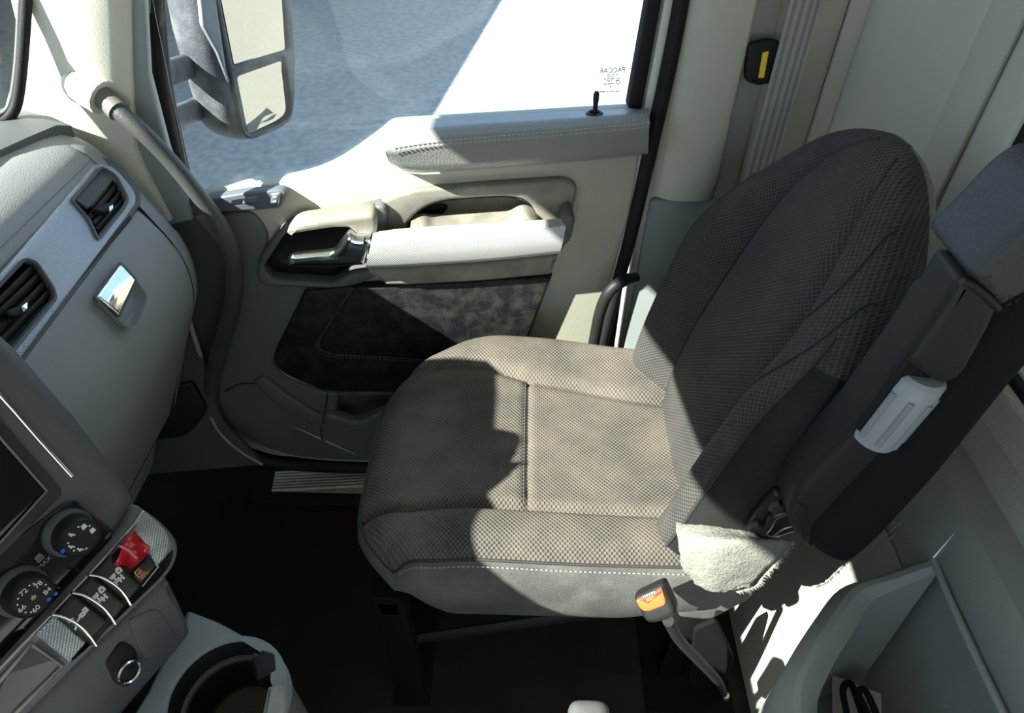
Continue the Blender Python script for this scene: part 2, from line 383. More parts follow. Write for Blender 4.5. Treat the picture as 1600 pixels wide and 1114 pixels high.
t2 = thing('trim_2', 'tall beige pillar trim panel beside the seat belt', 'trim', (.28, 1.1, .785), kind='structure')
rows = []
for z in (.788, .80, .82, 1.2, 1.72):
    tt = .0 if z > .8 else .006
    rows.append([V((.222+.0*z, 1.10, z)), V((.226+tt, 1.082, z)), V((.235+tt, 1.070+tt, z)), V((.26, 1.062+tt, z)), V((.30, 1.062+tt, z)), V((.324-tt, 1.066+tt, z)), V((.331-tt, 1.078, z)), V((.332, 1.10, z))])
grid('pillar_cover', rows, BEIGE, t2)
mesh('pillar_cover_end', [rows[0][i] for i in range(8)], [tuple(range(8))], BEIGE, t2)
swp('belt_channel', [(.335, .775), (.372, .785), (.372, 1.75), (.335, 1.75)], REARL, .006, .006, .002)
tube('seam_groove', [(.466, 1.088, .75), (.466, 1.0875, 1.1), (.466, 1.0875, 1.7)], .0008, SEAM, ws, 6, 2)

# rear wall
RX = .60
wr = thing('wall_rear', 'pale moulded rear cab wall behind the seat', 'wall', (RX, 0, 0), kind='structure')
RW = Plane((RX, 0, 0), (-1, 0, 0))            # u = -Y ... as seen from the cabin
def rrect(y0, y1, z0, z1, r): return [(RW.u.y*y0, z0, r), (RW.u.y*y1, z0, r), (RW.u.y*y1, z1, r), (RW.u.y*y0, z1, r)]
def rpl(name, outer, m, w, th, bev=.004, holes=(), par=wr): return plate(name, RW, outer, m, par, w, th, bev, 0, holes, uvs=True)
rpl('upper_panel', rrect(1.12, -1.12, .66, 1.76, 0), REARW, 0, .04, .003, [rrect(.775, -.62, .832, 1.42, .06)])
rpl('window_surround', rrect(.86, -.70, .755, 1.50, .09), REARW, .018, .018, .008, [rrect(.79, -.635, .818, 1.435, .06)])
rpl('panel_relief', rrect(1.05, .885, .66, 1.7, .03), REARW, .008, .008, .004)
rpl('window_seal', rrect(.792, -.637, .816, 1.437, .062), RUBBER, .012, .014, .004, [rrect(.780, -.625, .828, 1.425, .055)])
w3 = rpl('window_3', rrect(.781, -.626, .827, 1.426, .056), GLASSR, -.004, .006, .001, par=None)
tagit(w3, 'tinted rear window behind the folded armrest', 'window', kind='structure')
# lower rear panel: sloping vinyl toe, grey moulding with a ledge
prof = [(.455, -.01), (.462, .05), (.49, .30), (.515, .42), (.535, .50), (.548, .57), (.552, .655), (.558, .678), (.60, .685)]
def rearx(z):
    for (x0, z0), (x1, z1) in zip(prof[:-1], prof[1:]):
        if z <= z1: return x0+(x1-x0)*(z-z0)/(z1-z0)
    return prof[-1][0]
deep = [(.566, .0), (.566, .30), (.566, .575), (.552, .590), (.552, .655), (.558, .678), (.60, .685)]
grid('lower_panel', [[V((x, y, z)) for y in (-1.1, -.5, 0, .3, .488)] for x, z in deep], REARL, wr)
grid('lower_panel', [[V((x, y, z)) for y in (.488, .8, 1.09)] for x, z in prof], REARL, wr)
plate('bin_side_wall', Plane((0, .488, 0), (0, -1, 0)), [(x, z) for x, z in prof[:6]]+[(.566, .590), (.566, 0)], REARL, wr, 0, .004, .001, 0, uvs=True)
grid('vinyl_cover', [[V((rearx(z)-.004, y, z)) for y in (.492, .6, .8, 1.09)] for z in (0, .05, .2, .3, .42, .5, .535)], VINYL, wr)
stitches('vinyl_stitching', [(rearx(z)-.0055, .552+.02*(z-.3), z) for z in [.12+.05*i for i in range(10)]], STITCH, wr, .006, .004, .0009)
tube('vinyl_seam', [(rearx(z)-.0035, .546+.02*(z-.3), z) for z in [.05+.1*i for i in range(6)]], .0012, VINYL, wr, 6, 2)
# ================================================================== STORAGE BIN ON THE REAR WALL
sb = thing('storage_bin', 'grey moulded open storage bin on the lower rear wall', 'bin', (.45, .2, .2))
lip = cr([(.548, .490, .588), (.50, .482, .562), (.452, .470, .548), (.405, .425, .545), (.36, .375, .545), (.328, .325, .545), (.322, .26, .545), (.322, .1, .545), (.322, -.3, .545)], 5)
def inward(i, d):
    t = (lip[min(i+1, len(lip)-1)]-lip[max(0, i-1)]); t.z = 0; t.normalize(); return V((-t.y, t.x, 0))*-d
N_ = len(lip)
nin = []
for i in range(N_):
    n = inward(i, 1); n = -n if n.x < 0 else n
    if i < 8: n = V((.25, -1, 0)).normalized().lerp(n, i/8).normalized()
    nin.append(n)
rows = []
for d, dz in ((-.004, -.50), (.006, -.20), (.010, -.03), (.002, -.006), (.004, .0), (.012, .003)):
    rows.append([V((p.x, p.y, 0))-nin[i]*(d if dz < -.02 else -d) + V((0, 0, max(.005, p.z+dz))) for i, p in enumerate(lip)])
grid('front_wall', rows, REARL, sb)
lw = [.008+.014*sst(.05, .35, i/N_) for i in range(N_)]
grid('lip', [[p+nin[i]*.012+V((0, 0, .003)) for i, p in enumerate(lip)], [p+nin[i]*(.012+lw[i]*.5)+V((0, 0, .001)) for i, p in enumerate(lip)], [p+nin[i]*(.012+lw[i]) - V((0, 0, .008)) for i, p in enumerate(lip)]], REARL, sb)
grid('inner_wall', [[p+nin[i]*(.012+lw[i]) - V((0, 0, .008)) for i, p in enumerate(lip)], [p+nin[i]*(.016+lw[i]) - V((0, 0, .10)) for i, p in enumerate(lip)], [V((p.x, p.y, .24))+nin[i]*(.03+lw[i]) for i, p in enumerate(lip)]], REARL, sb)
mesh('bin_floor', [V((p.x, p.y, .232))+nin[i]*(.02+lw[i]) for i, p in enumerate(lip)]+[V((.56, -.3, .232)), V((.56, .47, .232))], [tuple(range(N_+2))], REARL, sb, False)
tube('rim_bead', [(.549, .485, .592), (.546, .40, .590), (.546, .2, .590), (.546, -.3, .590)], .005, REARL, sb, 8, 4)
bk = thing('paper_booklet', 'pale pink printed booklet lying in the grey storage bin', 'booklet', (.50, .37, .24))
BK = Plane(atZ(1352, 1112, .315), (-.30, -.15, .93), (.25, 1, .2))
plate('cover', BK, [(-.045, -.09), (.022, -.09), (.022, .030), (-.045, .044)], PINK, bk, 0, .006, .0008, 0, uvs=True)
for i in range(7):
    y = .012-.010*i; e_ = .008+.010*((i*5) % 3)/2; plate('printed_line', BK, [(-.004, y), (e_, y), (e_, y+.0018), (-.004, y+.0018)], STITCHD, bk, .0004, .0008, .0001, 0, uvs=True)
ck = [atZ(x, y, .336+.002*i) for i, (x, y) in enumerate(((1338, 1190), (1322, 1110), (1317, 1080), (1322, 1068), (1331, 1071), (1342, 1100), (1362, 1160), (1378, 1190), (1372, 1160), (1352, 1108), (1341, 1085), (1345, 1077), (1354, 1082), (1366, 1108), (1390, 1170)))]
tagit(tube('coiled_cable', ck, .0050, RUBBER, None, 8, 6), 'coiled black cable lying beside the booklet in the bin', 'cable')

# ================================================================== PASSENGER DOOR
K = .10; DO = V((0, 1.06, 0)); DN = V((K, -1, 0)).normalized()
D = Plane(DO, DN)
door = thing('door_1', 'beige and grey cab door with black leather insert and silver pull bar', 'door', (-.2, 1.05, .02), kind='structure')
def dp(name, px, m, w, th, bev=.003, r=8, holes=(), par=door, rh=8): return plate(name, D, px, m, par, w, th, bev, r, holes, rh=rh)
cup = [(412, 418), (446, 366), (520, 352), (548, 345), (560, 372), (600, 372), (592, 420), (548, 428), (520, 445), (425, 438)]
pock = [(632, 358, 10), (652, 330, 25), (690, 314, 20), (795, 307, 25), (828, 316, 15), (846, 352, 8)]
mapp = [(524, 640, 14), (530, 616, 6), (640, 612, 6), (640, 650, 14), (585, 650, 10), (560, 662, 20), (532, 658, 10)]
# inner skin, split into upper beige panel and lower grey panel as the moulding shows
dp('door_panel', [(1013, 172, 6), (985, 330, 0), (952, 450, 0), (905, 640, 0), (870, 725, 0), (560, 724, 60), (440, 716, 60), (350, 672, 60), (330, 610, 60), (372, 470, 60), (376, 430, 60), (300, 336, 10), (318, 300, 20), (440, 287, 40), (515, 268, 60), (588, 217, 40), (612, 196, 10)], BEIGE_D, 0, .035, .006, 8, [cup, pock, mapp])
dp('lower_door_panel', [(300, 338, 8), (395, 330, 20), (425, 372, 30), (402, 430, 20), (480, 452, 0), (428, 566, 0), (440, 590, 20), (505, 614, 0), (640, 614, 0), (860, 600, 0), (830, 722, 10), (560, 722, 60), (440, 714, 60), (352, 670, 60), (334, 610, 60), (376, 470, 60), (380, 430, 60)], DOORG, .008, .016, .006, 8, [mapp])
# window-sill cap with stitched edge
def lineP(pts, w): return [D.hit(x, y, w) for x, y in pts]
back = lineP([(604, 202), (612, 193), (690, 184), (850, 176), (1000, 169), (1010, 171), (1013, 176)], -.006)
top = lineP([(600, 226), (612, 213), (690, 200), (850, 189), (1000, 178), (1010, 182), (1015, 188)], .040)
rid = lineP([(601, 232), (614, 229), (690, 218), (850, 206), (1000, 193), (1012, 190), (1016, 193)], .058)
rid2 = lineP([(602, 238), (616, 235), (692, 226), (850, 213), (1000, 199), (1011, 196), (1014, 198)], .060)
bot = lineP([(606, 250), (636, 263), (700, 264), (850, 254), (1000, 240), (1006, 238), (1007, 236)], .050)
bot2 = lineP([(610, 256), (642, 269), (700, 268), (850, 257), (1000, 243), (1005, 241), (1006, 238)], .002)
capm = []
for a, b, n in ((back, top, 4), (top, rid, 3), (rid, rid2, 2), (rid2, bot, 4), (bot, bot2, 3)):
    for k in range(n): capm.append([p.lerp(q, k/n) for p, q in zip(cr(a, 6), cr(b, 6))])
capm.append(cr(bot2, 6))
grid('sill_cap', capm, mat('sill_cap_vinyl', (.25, .26, .255), .30, bump=.4, bscale=420), door, angle=80)
st1 = cr(lineP([(614, 233), (622, 231), (691, 222), (850, 209.5), (1000, 196), (1012, 193)], .0605), 8)
stitches('cap_stitching', [p+DN*.0006+V((0, 0, .003)) for p in st1], STITCH, door)
stitches('cap_stitching', [p+DN*.0012-V((0, 0, .0035)) for p in st1], STITCH, door)
# lock pin
lk = D.hit(929, 182, .022)+V((0, 0, .004))
lkg = lathe('lock_bezel', lk-V((0, 0, .004)), (0, 0, 1), [(.0145, 0), (.0145, .004), (.011, .007), (.008, .006), (.007, .002)], BLACK, door, 24)
lathe('lock_pin', lk-V((0, 0, .004)), (0, 0, 1), [(.0035, 0), (.0038, .020), (.0046, .026), (.0046, .036), (.003, .040), (0, .0405)], BLACK, door, 14)
# upper dark pocket panel
dp('pocket_panel', [(568, 336, 10), (600, 312, 20), (640, 298, 20), (760, 288, 40), (884, 280, 16), (904, 292, 12), (890, 350, 10), (872, 366, 8), (600, 380, 8), (596, 345, 10)], TAUPE, .014, .020, .007, 8, [pock])
recess('pocket_bowl', D, pock, TAUPE, door, .010, .045, .80, 8)
dp('pocket_painted_shade', [(634, 358, 8), (652, 331, 20), (684, 318, 10), (702, 322, 6), (688, 340, 20), (678, 358, 4)], BLACK, -.030, .006, .002)  # black plate stands in for shade at the pocket's left end
dp('pocket_lip', [(640, 362, 2), (660, 354, 8), (676, 360, 6), (800, 351, 8), (815, 341, 8), (826, 340, 8), (842, 349, 8), (846, 356, 2), (760, 364, 0)], TAUPE, .045, .05, .005)
# handle cup
dp('handle_surround', [(398, 430, 16), (408, 402, 12), (440, 358, 14), (462, 346, 14), (560, 330, 10), (600, 320, 10), (608, 332, 8), (602, 366, 8), (640, 366, 4), (610, 420, 6), (575, 442, 30), (530, 452, 20), (410, 450, 20)], GREYD, .026, .032, .007, 10, [cup])
recess('handle_cup', D, cup, BLACK, door, .022, .046, .82, 10)
dp('handle_overhang', [(446, 366, 8), (462, 350, 12), (560, 336, 10), (586, 334, 12), (590, 350, 8), (588, 370, 3), (556, 371, 3), (548, 357, 8), (520, 357, 10), (452, 368, 4)], TAUPE, .052, .045, .008)
lv = [(446, 412, 5), (452, 402, 8), (520, 396, 8), (538, 372, 12), (545, 364, 8), (556, 374, 8), (580, 371, 2), (570, 417, 2), (530, 420, 8), (450, 420, 6)]
dp('door_lever', lv, CHROME, .068, .026, .011, 6)
# silver pull bar
def dl(pts, w): return [D.hit(x, y, w) for x, y in pts]
bt = dl([(582, 368), (640, 361), (760, 354), (882, 346)], .058); bm_ = dl([(580, 378), (640, 371), (760, 364), (884, 353)], .074)
bb = dl([(572, 414), (640, 411), (760, 403), (876, 391)], .072); bl = dl([(571, 419), (640, 416), (760, 408), (874, 396)], .055)
rows = [cr(q, 6) for q in ([p-DN*.012-V((0, 0, .012)) for p in bt], [p-DN*.010 for p in bt], bt)]
for a, b, n in ((bt, bm_, 3), (bm_, bb, 6), (bb, bl, 3)):
    for k in range(n): rows.append([p.lerp(q, k/n)+DN*(.004*math.sin(math.pi*k/n)) for p, q in zip(cr(a, 6), cr(b, 6))])
rows += [cr(bl, 6), cr([p-DN*.05 for p in bl], 6)]
grid('pull_bar', rows, SILVD, door, angle=70)
dp('pull_bar_end', [(880, 346, 3), (892, 338, 6), (900, 342, 6), (893, 375, 8), (872, 396, 6), (876, 372, 2)], GREYD, .066, .066, .006)
dp('pull_bar_base', [(572, 421, 4), (640, 418, 0), (760, 410, 0), (873, 398, 3), (862, 430, 3), (760, 440, 0), (640, 447, 0), (604, 447, 3)], TAUPE, .036, .036, .008)
# black leather insert and its padded stitched field
dp('leather_insert', [(476, 456, 4), (548, 448, 0), (604, 446, 0), (864, 430, 3), (826, 530, 0), (790, 625, 0), (600, 614, 0), (505, 612, 8), (440, 585, 30), (424, 562, 14)], LEATHERD, .018, .020, .006)
dp('insert_pad', [(552, 450, 4), (604, 448, 0), (862, 433, 3), (826, 530, 0), (800, 575, 0), (628, 562, 0), (515, 556, 14), (496, 545, 14), (500, 525, 10)], LEATHERD, .026, .014, .007)
for k in (0, 5):
    stitches('insert_stitching', [D.hit(x-k*.8, y+k*.55, .0262 if k == 0 else .0192) for x, y in fil([(552, 450), (502, 524), (496, 544), (514, 554), (628, 560), (700, 564)], 12, 5, False)], STITCHD, door, .005, .0035, .0007)
# map pocket
recess('map_pocket', D, mapp, GREYD, door, .006, .05, .85, 10)
dp('map_pocket_lip', [(505, 660, 4), (508, 648, 4), (530, 652, 10), (556, 662, 12), (580, 652, 12), (600, 643, 8), (640, 640, 4), (640, 658, 4), (600, 662, 10), (560, 672, 12)], DOORG, .026, .026, .006)
dp('kick_moulding', [(394, 598, 6), (412, 590, 8), (440, 612, 20), (480, 640, 20), (504, 652, 4), (503, 668, 6), (480, 664, 20), (440, 642, 20)], DOORG, .020, .016, .006)
for nm, pts in (('moulding_seam', [(352, 612), (375, 600), (396, 599), (412, 592)]), ('moulding_seam', [(414, 590), (440, 611), (480, 640), (498, 653), (503, 690)]), ('moulding_seam', [(512, 615), (508, 650), (506, 662)])):
    tube(nm, [D.hit(x, y, .0095) for x, y in pts], .0015, SEAM, door, 6, 4)
# window switches
dp('switch_panel', [(314, 330, 8), (322, 312, 8), (380, 302, 10), (440, 297, 8), (449, 303, 5), (440, 326, 8), (320, 335, 8)], mat('switch_panel_grey', (.10, .115, .14), .4), .022, .022, .004)
dp('rocker_slot', [(360, 321, 3), (362, 312, 3), (404, 307, 3), (402, 317, 3)], BLACK, .0225, .004, .001)
dp('window_rocker', [(378, 319, 2), (382, 309.5, 2), (404, 307, 2), (401, 317, 2)], mat('rocker_grey', (.12, .14, .17), .35), .026, .006, .002)
dp('button_frame', [(419, 322, 3), (423, 303, 3), (439, 301, 3), (435, 320, 3)], STEEL, .024, .003, .001)
dp('lock_button', [(421.5, 319.5, 2), (425, 305, 2), (436.5, 303.5, 2), (433, 317.5, 2)], mat('rocker_grey', (.12, .14, .17), .35), .0265, .004, .0015)
for y in (308, 315): strokes('button_mark', [[(427, y), (431, y-.6)]], D, WHITEI, door, .0268, .0009)
# window glass and its frame
box('outer_skin', (-1.2, 1.118, -.15), (.20, 1.135, .72), FOOTG, door, .004)
gp = thing('window_1', 'passenger side window glass with small printed mark', 'window', (0, 1.08, .75), kind='structure')
dp('pane', [(225, -60, 0), (262, 120, 0), (300, 300, 0), (330, 345, 0), (600, 330, 0), (1000, 240, 0), (992, 165, 0), (1050, -60, 0)], GLASS, -.020, .004, .0005, 0, par=gp)
gl_ = D.uv(957, 110, -.0185)
text('printed_maker_name', 'PACCAR', D, gl_, .0085*1.25, BLACK, gp, -.0186, math.radians(2), True)
for y_, segs in ((117, ((949, 952), (954, 956), (958, 960), (963, 965))), (120, ((951, 953), (956, 957), (959, 960))), (123, ((944, 947), (949, 952), (954, 959), (965, 968))), (126, ((949, 953), (955, 957), (962, 966))), (131, ((943, 948), (950, 954), (955, 960))), (135.5, ((953, 955),)), (143, ((937, 946), (949, 951), (953, 960), (962, 968)))):
    strokes('printed_small_line', [[(a_, y_-(a_-955)*.045), (b_, y_-(b_-955)*.045)] for a_, b_ in segs], D, GREYD, gp, -.0186, .0006)
lathe('printed_ring', D.hit(966, 128.5, -.0184), DN, [(.0024, 0), (.0034, 0), (.0034, .0003), (.0024, .0003), (.0024, 0)], GREYD, gp, 16, cap=False)
dp('glass_channel', [(1020, -40, 0), (1042, -40, 0), (1003, 172, 2), (982, 170, 2)], RUBBER, .0, .03, .004, par=door)
# pale door edge and black seals at the rear of the door
dp('door_edge', [(1046, -40, 0), (1064, -40, 0), (1016, 190, 0), (962, 440, 0), (925, 600, 0), (915, 600, 0), (950, 440, 0), (1002, 190, 0)], WHITEP, -.004, .03, .004)
tr3 = thing('trim_3', 'black rubber door seal along the door opening', 'trim', (.2, 1.08, .6), kind='structure')
tube('rear_seal', [atY(x, y, 1.078) for x, y in ((1072, -40), (1050, 80), (1022, 210), (985, 370), (958, 470), (925, 600))], .0125, RUBBER, tr3, 10, 5)
tube('rear_seal_bead', [atY(x, y, 1.095) for x, y in ((1056, -40), (1034, 80), (1008, 210), (972, 370), (946, 470), (915, 600))], .0045, RUBBER, tr3, 8, 5)
tube('lower_seal', [D.hit(x, y, -.005) for x, y in ((318, 560), (316, 610), (326, 655), (352, 690), (400, 714), (450, 724), (570, 729), (760, 726))], .0175, RUBBER, tr3, 10, 5)

# ================================================================== FRONT PILLAR, WINDSHIELD
AP = Plane((0, 1.0, 0), (.05, -1, 0))
tr1 = thing('trim_1', 'sunlit cream windshield pillar trim beside the door', 'trim', (-.6, 1.0, .8), kind='structure')
rows = []
for (xl, xr, y) in ((-10, 190, -70), (15, 195, 0), (30, 196, 60), (22, 198, 120), (5, 202, 180), (-30, 205, 235), (-20, 222, 275), (20, 262, 350)):
    L_ = AP.hit(xl, y); R_ = AP.hit(xr, y)
    rows.append([L_+V((-.012, .03, .0)), L_+V((-.006, .012, 0)), L_.lerp(R_, .15), L_.lerp(R_, .5)+V((0, -.010, 0)), L_.lerp(R_, .85)+V((0, -.004, 0)), R_+V((.0, .008, 0)), R_+V((.004, .03, 0))])
grid('pillar_cover', rows, mat('cream_pillar', (.62, .61, .54), .6, bump=.2, bscale=800), tr1)
plate('pillar_shroud', AP, [(189, -60, 0), (222, -60, 0), (232, 120, 0), (262, 235, 0), (290, 310, 0), (300, 345, 0), (240, 360, 0), (215, 260, 0), (206, 200, 0), (194, 90, 0)], GREYP, tr1, -.018, .02, .006, 10)
tube('pillar_seal', [atY(x, y, 1.02) for x, y in ((205, -50), (210, 80), (216, 160), (232, 230), (255, 300))], .0085, RUBBER, tr1, 8, 5)
tube('glass_run_seal', [atY(x, y, 1.05) for x, y in ((236, -60), (244, 60), (256, 160), (276, 250), (296, 320))], .0135, RUBBER, tr1, 8, 5)
tube('glass_run_edge', [atY(x, y, 1.06) for x, y in ((252, -60), (259, 60), (270, 150), (288, 240), (302, 300))], .0035, mat('brown_rubber', (.16, .10, .08), .7), tr1, 8, 5)
plate('lower_pillar_trim', AP, [(215, 300, 0), (290, 305, 0), (318, 320, 10), (372, 400, 40), (372, 470, 40), (320, 620, 30), (200, 660, 0)], FOOTG, tr1, -.03, .02, .006, 10)
WS = Plane((-.80, 0, 1.3), (.80, .0, .60), (0, 0, 1))       # screen plane is only glimpsed at the upper left
w2 = thing('window_2', 'windshield glass with black border at the upper left', 'window', (-1.2, 0, .98), kind='structure')
wq = [V((-1.30, .99, .96)), V((-.90, .93, 1.66)), V((-.72, -.93, 1.69)), V((-1.30, -1.0, .96))]
mesh('windshield_pane', wq+[p+V((-.004, 0, -.002)) for p in wq], [(0, 1, 2, 3), (4, 5, 6, 7)]+[(j, (j+1) % 4, 4+(j+1) % 4, 4+j) for j in range(4)], GLASSW, w2, False)

# small framed mirror-like quarter glass edge seen at the upper left corner
QP = Plane(atY(20, 100, .93), (.55, -.8, .1))
qg = plate('window_4', QP, [(-120, -80, 0), (38, -80, 0), (32, 80, 0), (24, 165, 30), (0, 186, 30), (-120, 200, 0)], GLASSW, None, 0, .004, .001, 8)
tagit(qg, 'corner of the windshield glass at the upper left', 'window', kind='structure')
tube('black_border', [QP.hit(x, y, .003) for x, y in ((44, -80), (41, 0), (36, 80), (30, 140), (22, 172), (2, 192), (-40, 204), (-110, 214))], .0075, RUBBER, qg, 8, 5)
tube('dotted_band', [QP.hit(x, y, .002) for x, y in ((34, -80), (31, 0), (27, 80), (22, 130), (14, 165), (-2, 180), (-40, 192))], .0035, GREYD, qg, 8, 5)

# long grab handle from the pillar down to the footwell
gb = thing('grab_handle', 'long curved grey grab bar running from the pillar beside the door', 'handle', (-.6, .96, .5))
gpts = [(168, 158, .955), (190, 178, .945), (224, 208, .94), (262, 247, .94), (306, 300, .94), (342, 350, .945), (362, 395, .95), (367, 440, .955), (360, 490, .96), (344, 545, .965), (330, 600, .97), (324, 640, .975)]
tube('bar', [atY(x, y, Y) for x, y, Y in gpts], lambda t: .0125+.003*sst(.3, .7, t), mat('grab_bar_grey', (.06, .062, .062), .45, bump=.3, bscale=600), gb, 14, 6)
tube('end_ferrule', [atY(158, 149, .958), atY(172, 161, .955), atY(186, 174, .947)], .0165, mat('ferrule_grey', (.14, .13, .115), .6), gb, 14, 4)
so = [atY(95, 117, .975), atY(115, 128, .97), atY(140, 140, .965), atY(162, 153, .958)]
tube('socket_cover', so, lambda t: .010+.0165*sst(0, .5, t), MATS['cream_pillar'], gb, 14, 5)

# second grab handle low on the rear door post
gh = thing('entry_handle', 'short black hand rail between the door and the backrest', 'handle', (.2, 1.03, .45))
tube('rail', [atY(x, y, Y) for x, y, Y in ((992, 434, 1.05), (972, 440, 1.02), (952, 456, 1.01), (939, 484, 1.01), (932, 515, 1.01), (924, 560, 1.01), (917, 620, 1.01))], .0115, BLACK, gh, 12, 6)
# seat belt with guide
bt_ = thing('seat_belt', 'grey striped seat belt webbing hanging on the side wall', 'seat belt', (.39, 1.07, .8))
def belt(x0, x1, m, name, e):
    rows = []
    for z in (.60, .75, .90, 1.05, 1.2, 1.7):
        y = 1.062+.0*z
        rows.append([V((x0, y-e, z)), V((x1, y-e, z)), V((x1, y+.0012, z)), V((x0, y+.0012, z))])
    grid(name, rows, m, bt_, True)
belt(.3715, .4185, WEB, 'webbing', 0)
for x in (.379, .3905, .402, .4115): belt(x-.0022, x+.0022, WEBD, 'webbing_stripe', .0008)
bgp = Plane((0, 1.075, 0), (0, -1, 0))
plate('belt_guide', bgp, [(1168, 70, 10), (1200, 62, 4), (1222, 66, 8), (1210, 130, 8), (1186, 135, 6), (1163, 128, 10)], BLACK, bt_, .006, .014, .005)
plate('guide_tag', bgp, [(1192, 83, 1), (1202, 80, 1), (1194, 122, 1), (1185, 122, 1)], YELLOW, bt_, .0085, .003, .001)

# ================================================================== OUTSIDE MIRROR
sm = thing('side_mirror', 'dark outside rear-view mirror with two glasses seen through the window', 'mirror', (-.6, 1.45, .7))
MP = Plane(atY(400, 110, 1.45), V((.917, -.40, -.02)))
hs = [(300, -60, 0), (452, -60, 0), (466, 90, 20), (464, 180, 30), (448, 200, 20), (395, 226, 20), (362, 214, 20), (345, 150, 20), (320, 60, 20)]
plate('housing', MP, hs, MIRH, sm, -.002, .10, .030, 12, res=4)
plate('bezel', MP, [(327, -60, 0), (450, -60, 0), (463, 90, 16), (461, 178, 26), (446, 194, 16), (394, 221, 18), (382, 212, 12), (360, 110, 10)], MIRH, sm, .006, .016, .005, 12,
      [[(336, -50, 0), (442, -50, 0), (451, 78, 5), (366, 103, 5)], [(366, 114, 6), (446, 86, 8), (457, 180, 16), (440, 196, 14), (396, 213, 10), (384, 205, 6)]])
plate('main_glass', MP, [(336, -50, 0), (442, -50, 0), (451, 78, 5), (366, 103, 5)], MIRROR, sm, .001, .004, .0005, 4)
# convex lower glass
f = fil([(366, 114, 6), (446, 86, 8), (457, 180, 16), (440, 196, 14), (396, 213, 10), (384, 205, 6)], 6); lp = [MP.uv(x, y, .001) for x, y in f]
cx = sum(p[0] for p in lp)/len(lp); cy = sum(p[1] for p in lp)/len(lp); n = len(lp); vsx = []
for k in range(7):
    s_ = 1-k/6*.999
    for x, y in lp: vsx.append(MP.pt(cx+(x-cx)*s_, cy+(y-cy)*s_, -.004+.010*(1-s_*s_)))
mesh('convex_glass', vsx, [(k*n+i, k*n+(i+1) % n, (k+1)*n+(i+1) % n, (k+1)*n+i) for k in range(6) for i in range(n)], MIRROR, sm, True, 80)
plate('side_lamp', MP, [(308, -60, 0), (330, -60, 0), (358, 132, 4), (340, 80, 6), (318, 40, 4)], mat('mirror_side_grey', (.20, .20, .20), .5, dust=(.4, .38, .33), dscale=20, damt=.5), sm, .004, .012, .004)
for a_, b_ in (((352, 84), (250, 118)), ((362, 146), (262, 190))):
    tube('arm', [atY(a_[0], a_[1], 1.48), atY((a_[0]+b_[0])/2, (a_[1]+b_[1])/2, 1.40), atY(b_[0], b_[1], 1.25), atY(b_[0]-40, b_[1]+14, 1.13)], .024, MIRH, sm, 12, 5, flat=.75)
tube('vertical_post', [atY(298, -60, 1.47), atY(303, 0, 1.47), atY(312, 68, 1.47)], .013, mat('mirror_post', (.5, .5, .52), .3, .6), sm, 10, 4)

# ================================================================== DASHBOARD
da = thing('dashboard', 'grey dashboard with silver vent strip and glove box', 'dashboard', (-.7, .3, .5))
YE = .905                                             # passenger end
PR_TOP = [(-1.27, .965), (-1.10, .985), (-.90, .995), (-.78, .995), (-.70, .985), (-.655, .965), (-.634, .946), (-.627, .932), (-.630, .918)]
PR_STRIP = [(-.632, .945), (-.628, .935), (-.610, .902), (-.594, .874), (-.592, .866)]
PR_GLOVE = [(-.598, .866), (-.590, .864), (-.578, .845), (-.562, .812), (-.552, .775), (-.552, .735), (-.562, .69), (-.585, .64), (-.62, .57), (-.66, .49), (-.70, .41)]
PR_LOW = [(-.705, .41), (-.735, .35), (-.77, .28), (-.83, .22), (-.95, .18), (-1.25, .17)]
def dash(name, prof, m, y0, y1, end=.05, n=4):
    P = cr([(x, 0, z) for x, z in prof], n); rows = []
    ys = [y0+(y1-end-y0)*i/6 for i in range(7)]+[y1-end+end*math.sin(math.pi/2*k/6) for k in range(1, 7)]
    for y in ys:
        t = max(0, (y-(y1-end))/end); s = 1-math.sqrt(max(0, 1-t*t))
        rows.append([V((p.x-s*.045, y, p.z-s*.02*(1 if p.z > .8 else -.3))) for p in P])
    rows.append([V((p.x-.08, y1, p.z)) for p in P])
    return grid(name, rows, m, da)
PR_BACK = [(-.632, .945), (-.66, .93), (-.655, .90), (-.64, .875), (-.598, .868)]
dash('dash_top', PR_TOP, GREYDASH, -1.0, .945, .07)
dash('vent_backing', PR_BACK, GREYD, -.2, .94, .07)
dash('dash_cheek', [(x-.006, z) for x, z in PR_GLOVE], GREYDASH, -.2, .94, .07)
dash('end_cheek', [(-.70, .985), (-.66, .966), (-.634, .946), (-.612, .905), (-.596, .875), (-.580, .84), (-.565, .805), (-.557, .77), (-.557, .735), (-.566, .69), (-.59, .64), (-.625, .57), (-.70, .41)], GREYDASH, .892, .948, .05)
dash('glove_box_lid', PR_GLOVE, GREYDASH, -.2, YE, .03)
dash('lower_dash', PR_LOW, GREYDASH, -.2, YE-.02, .06)
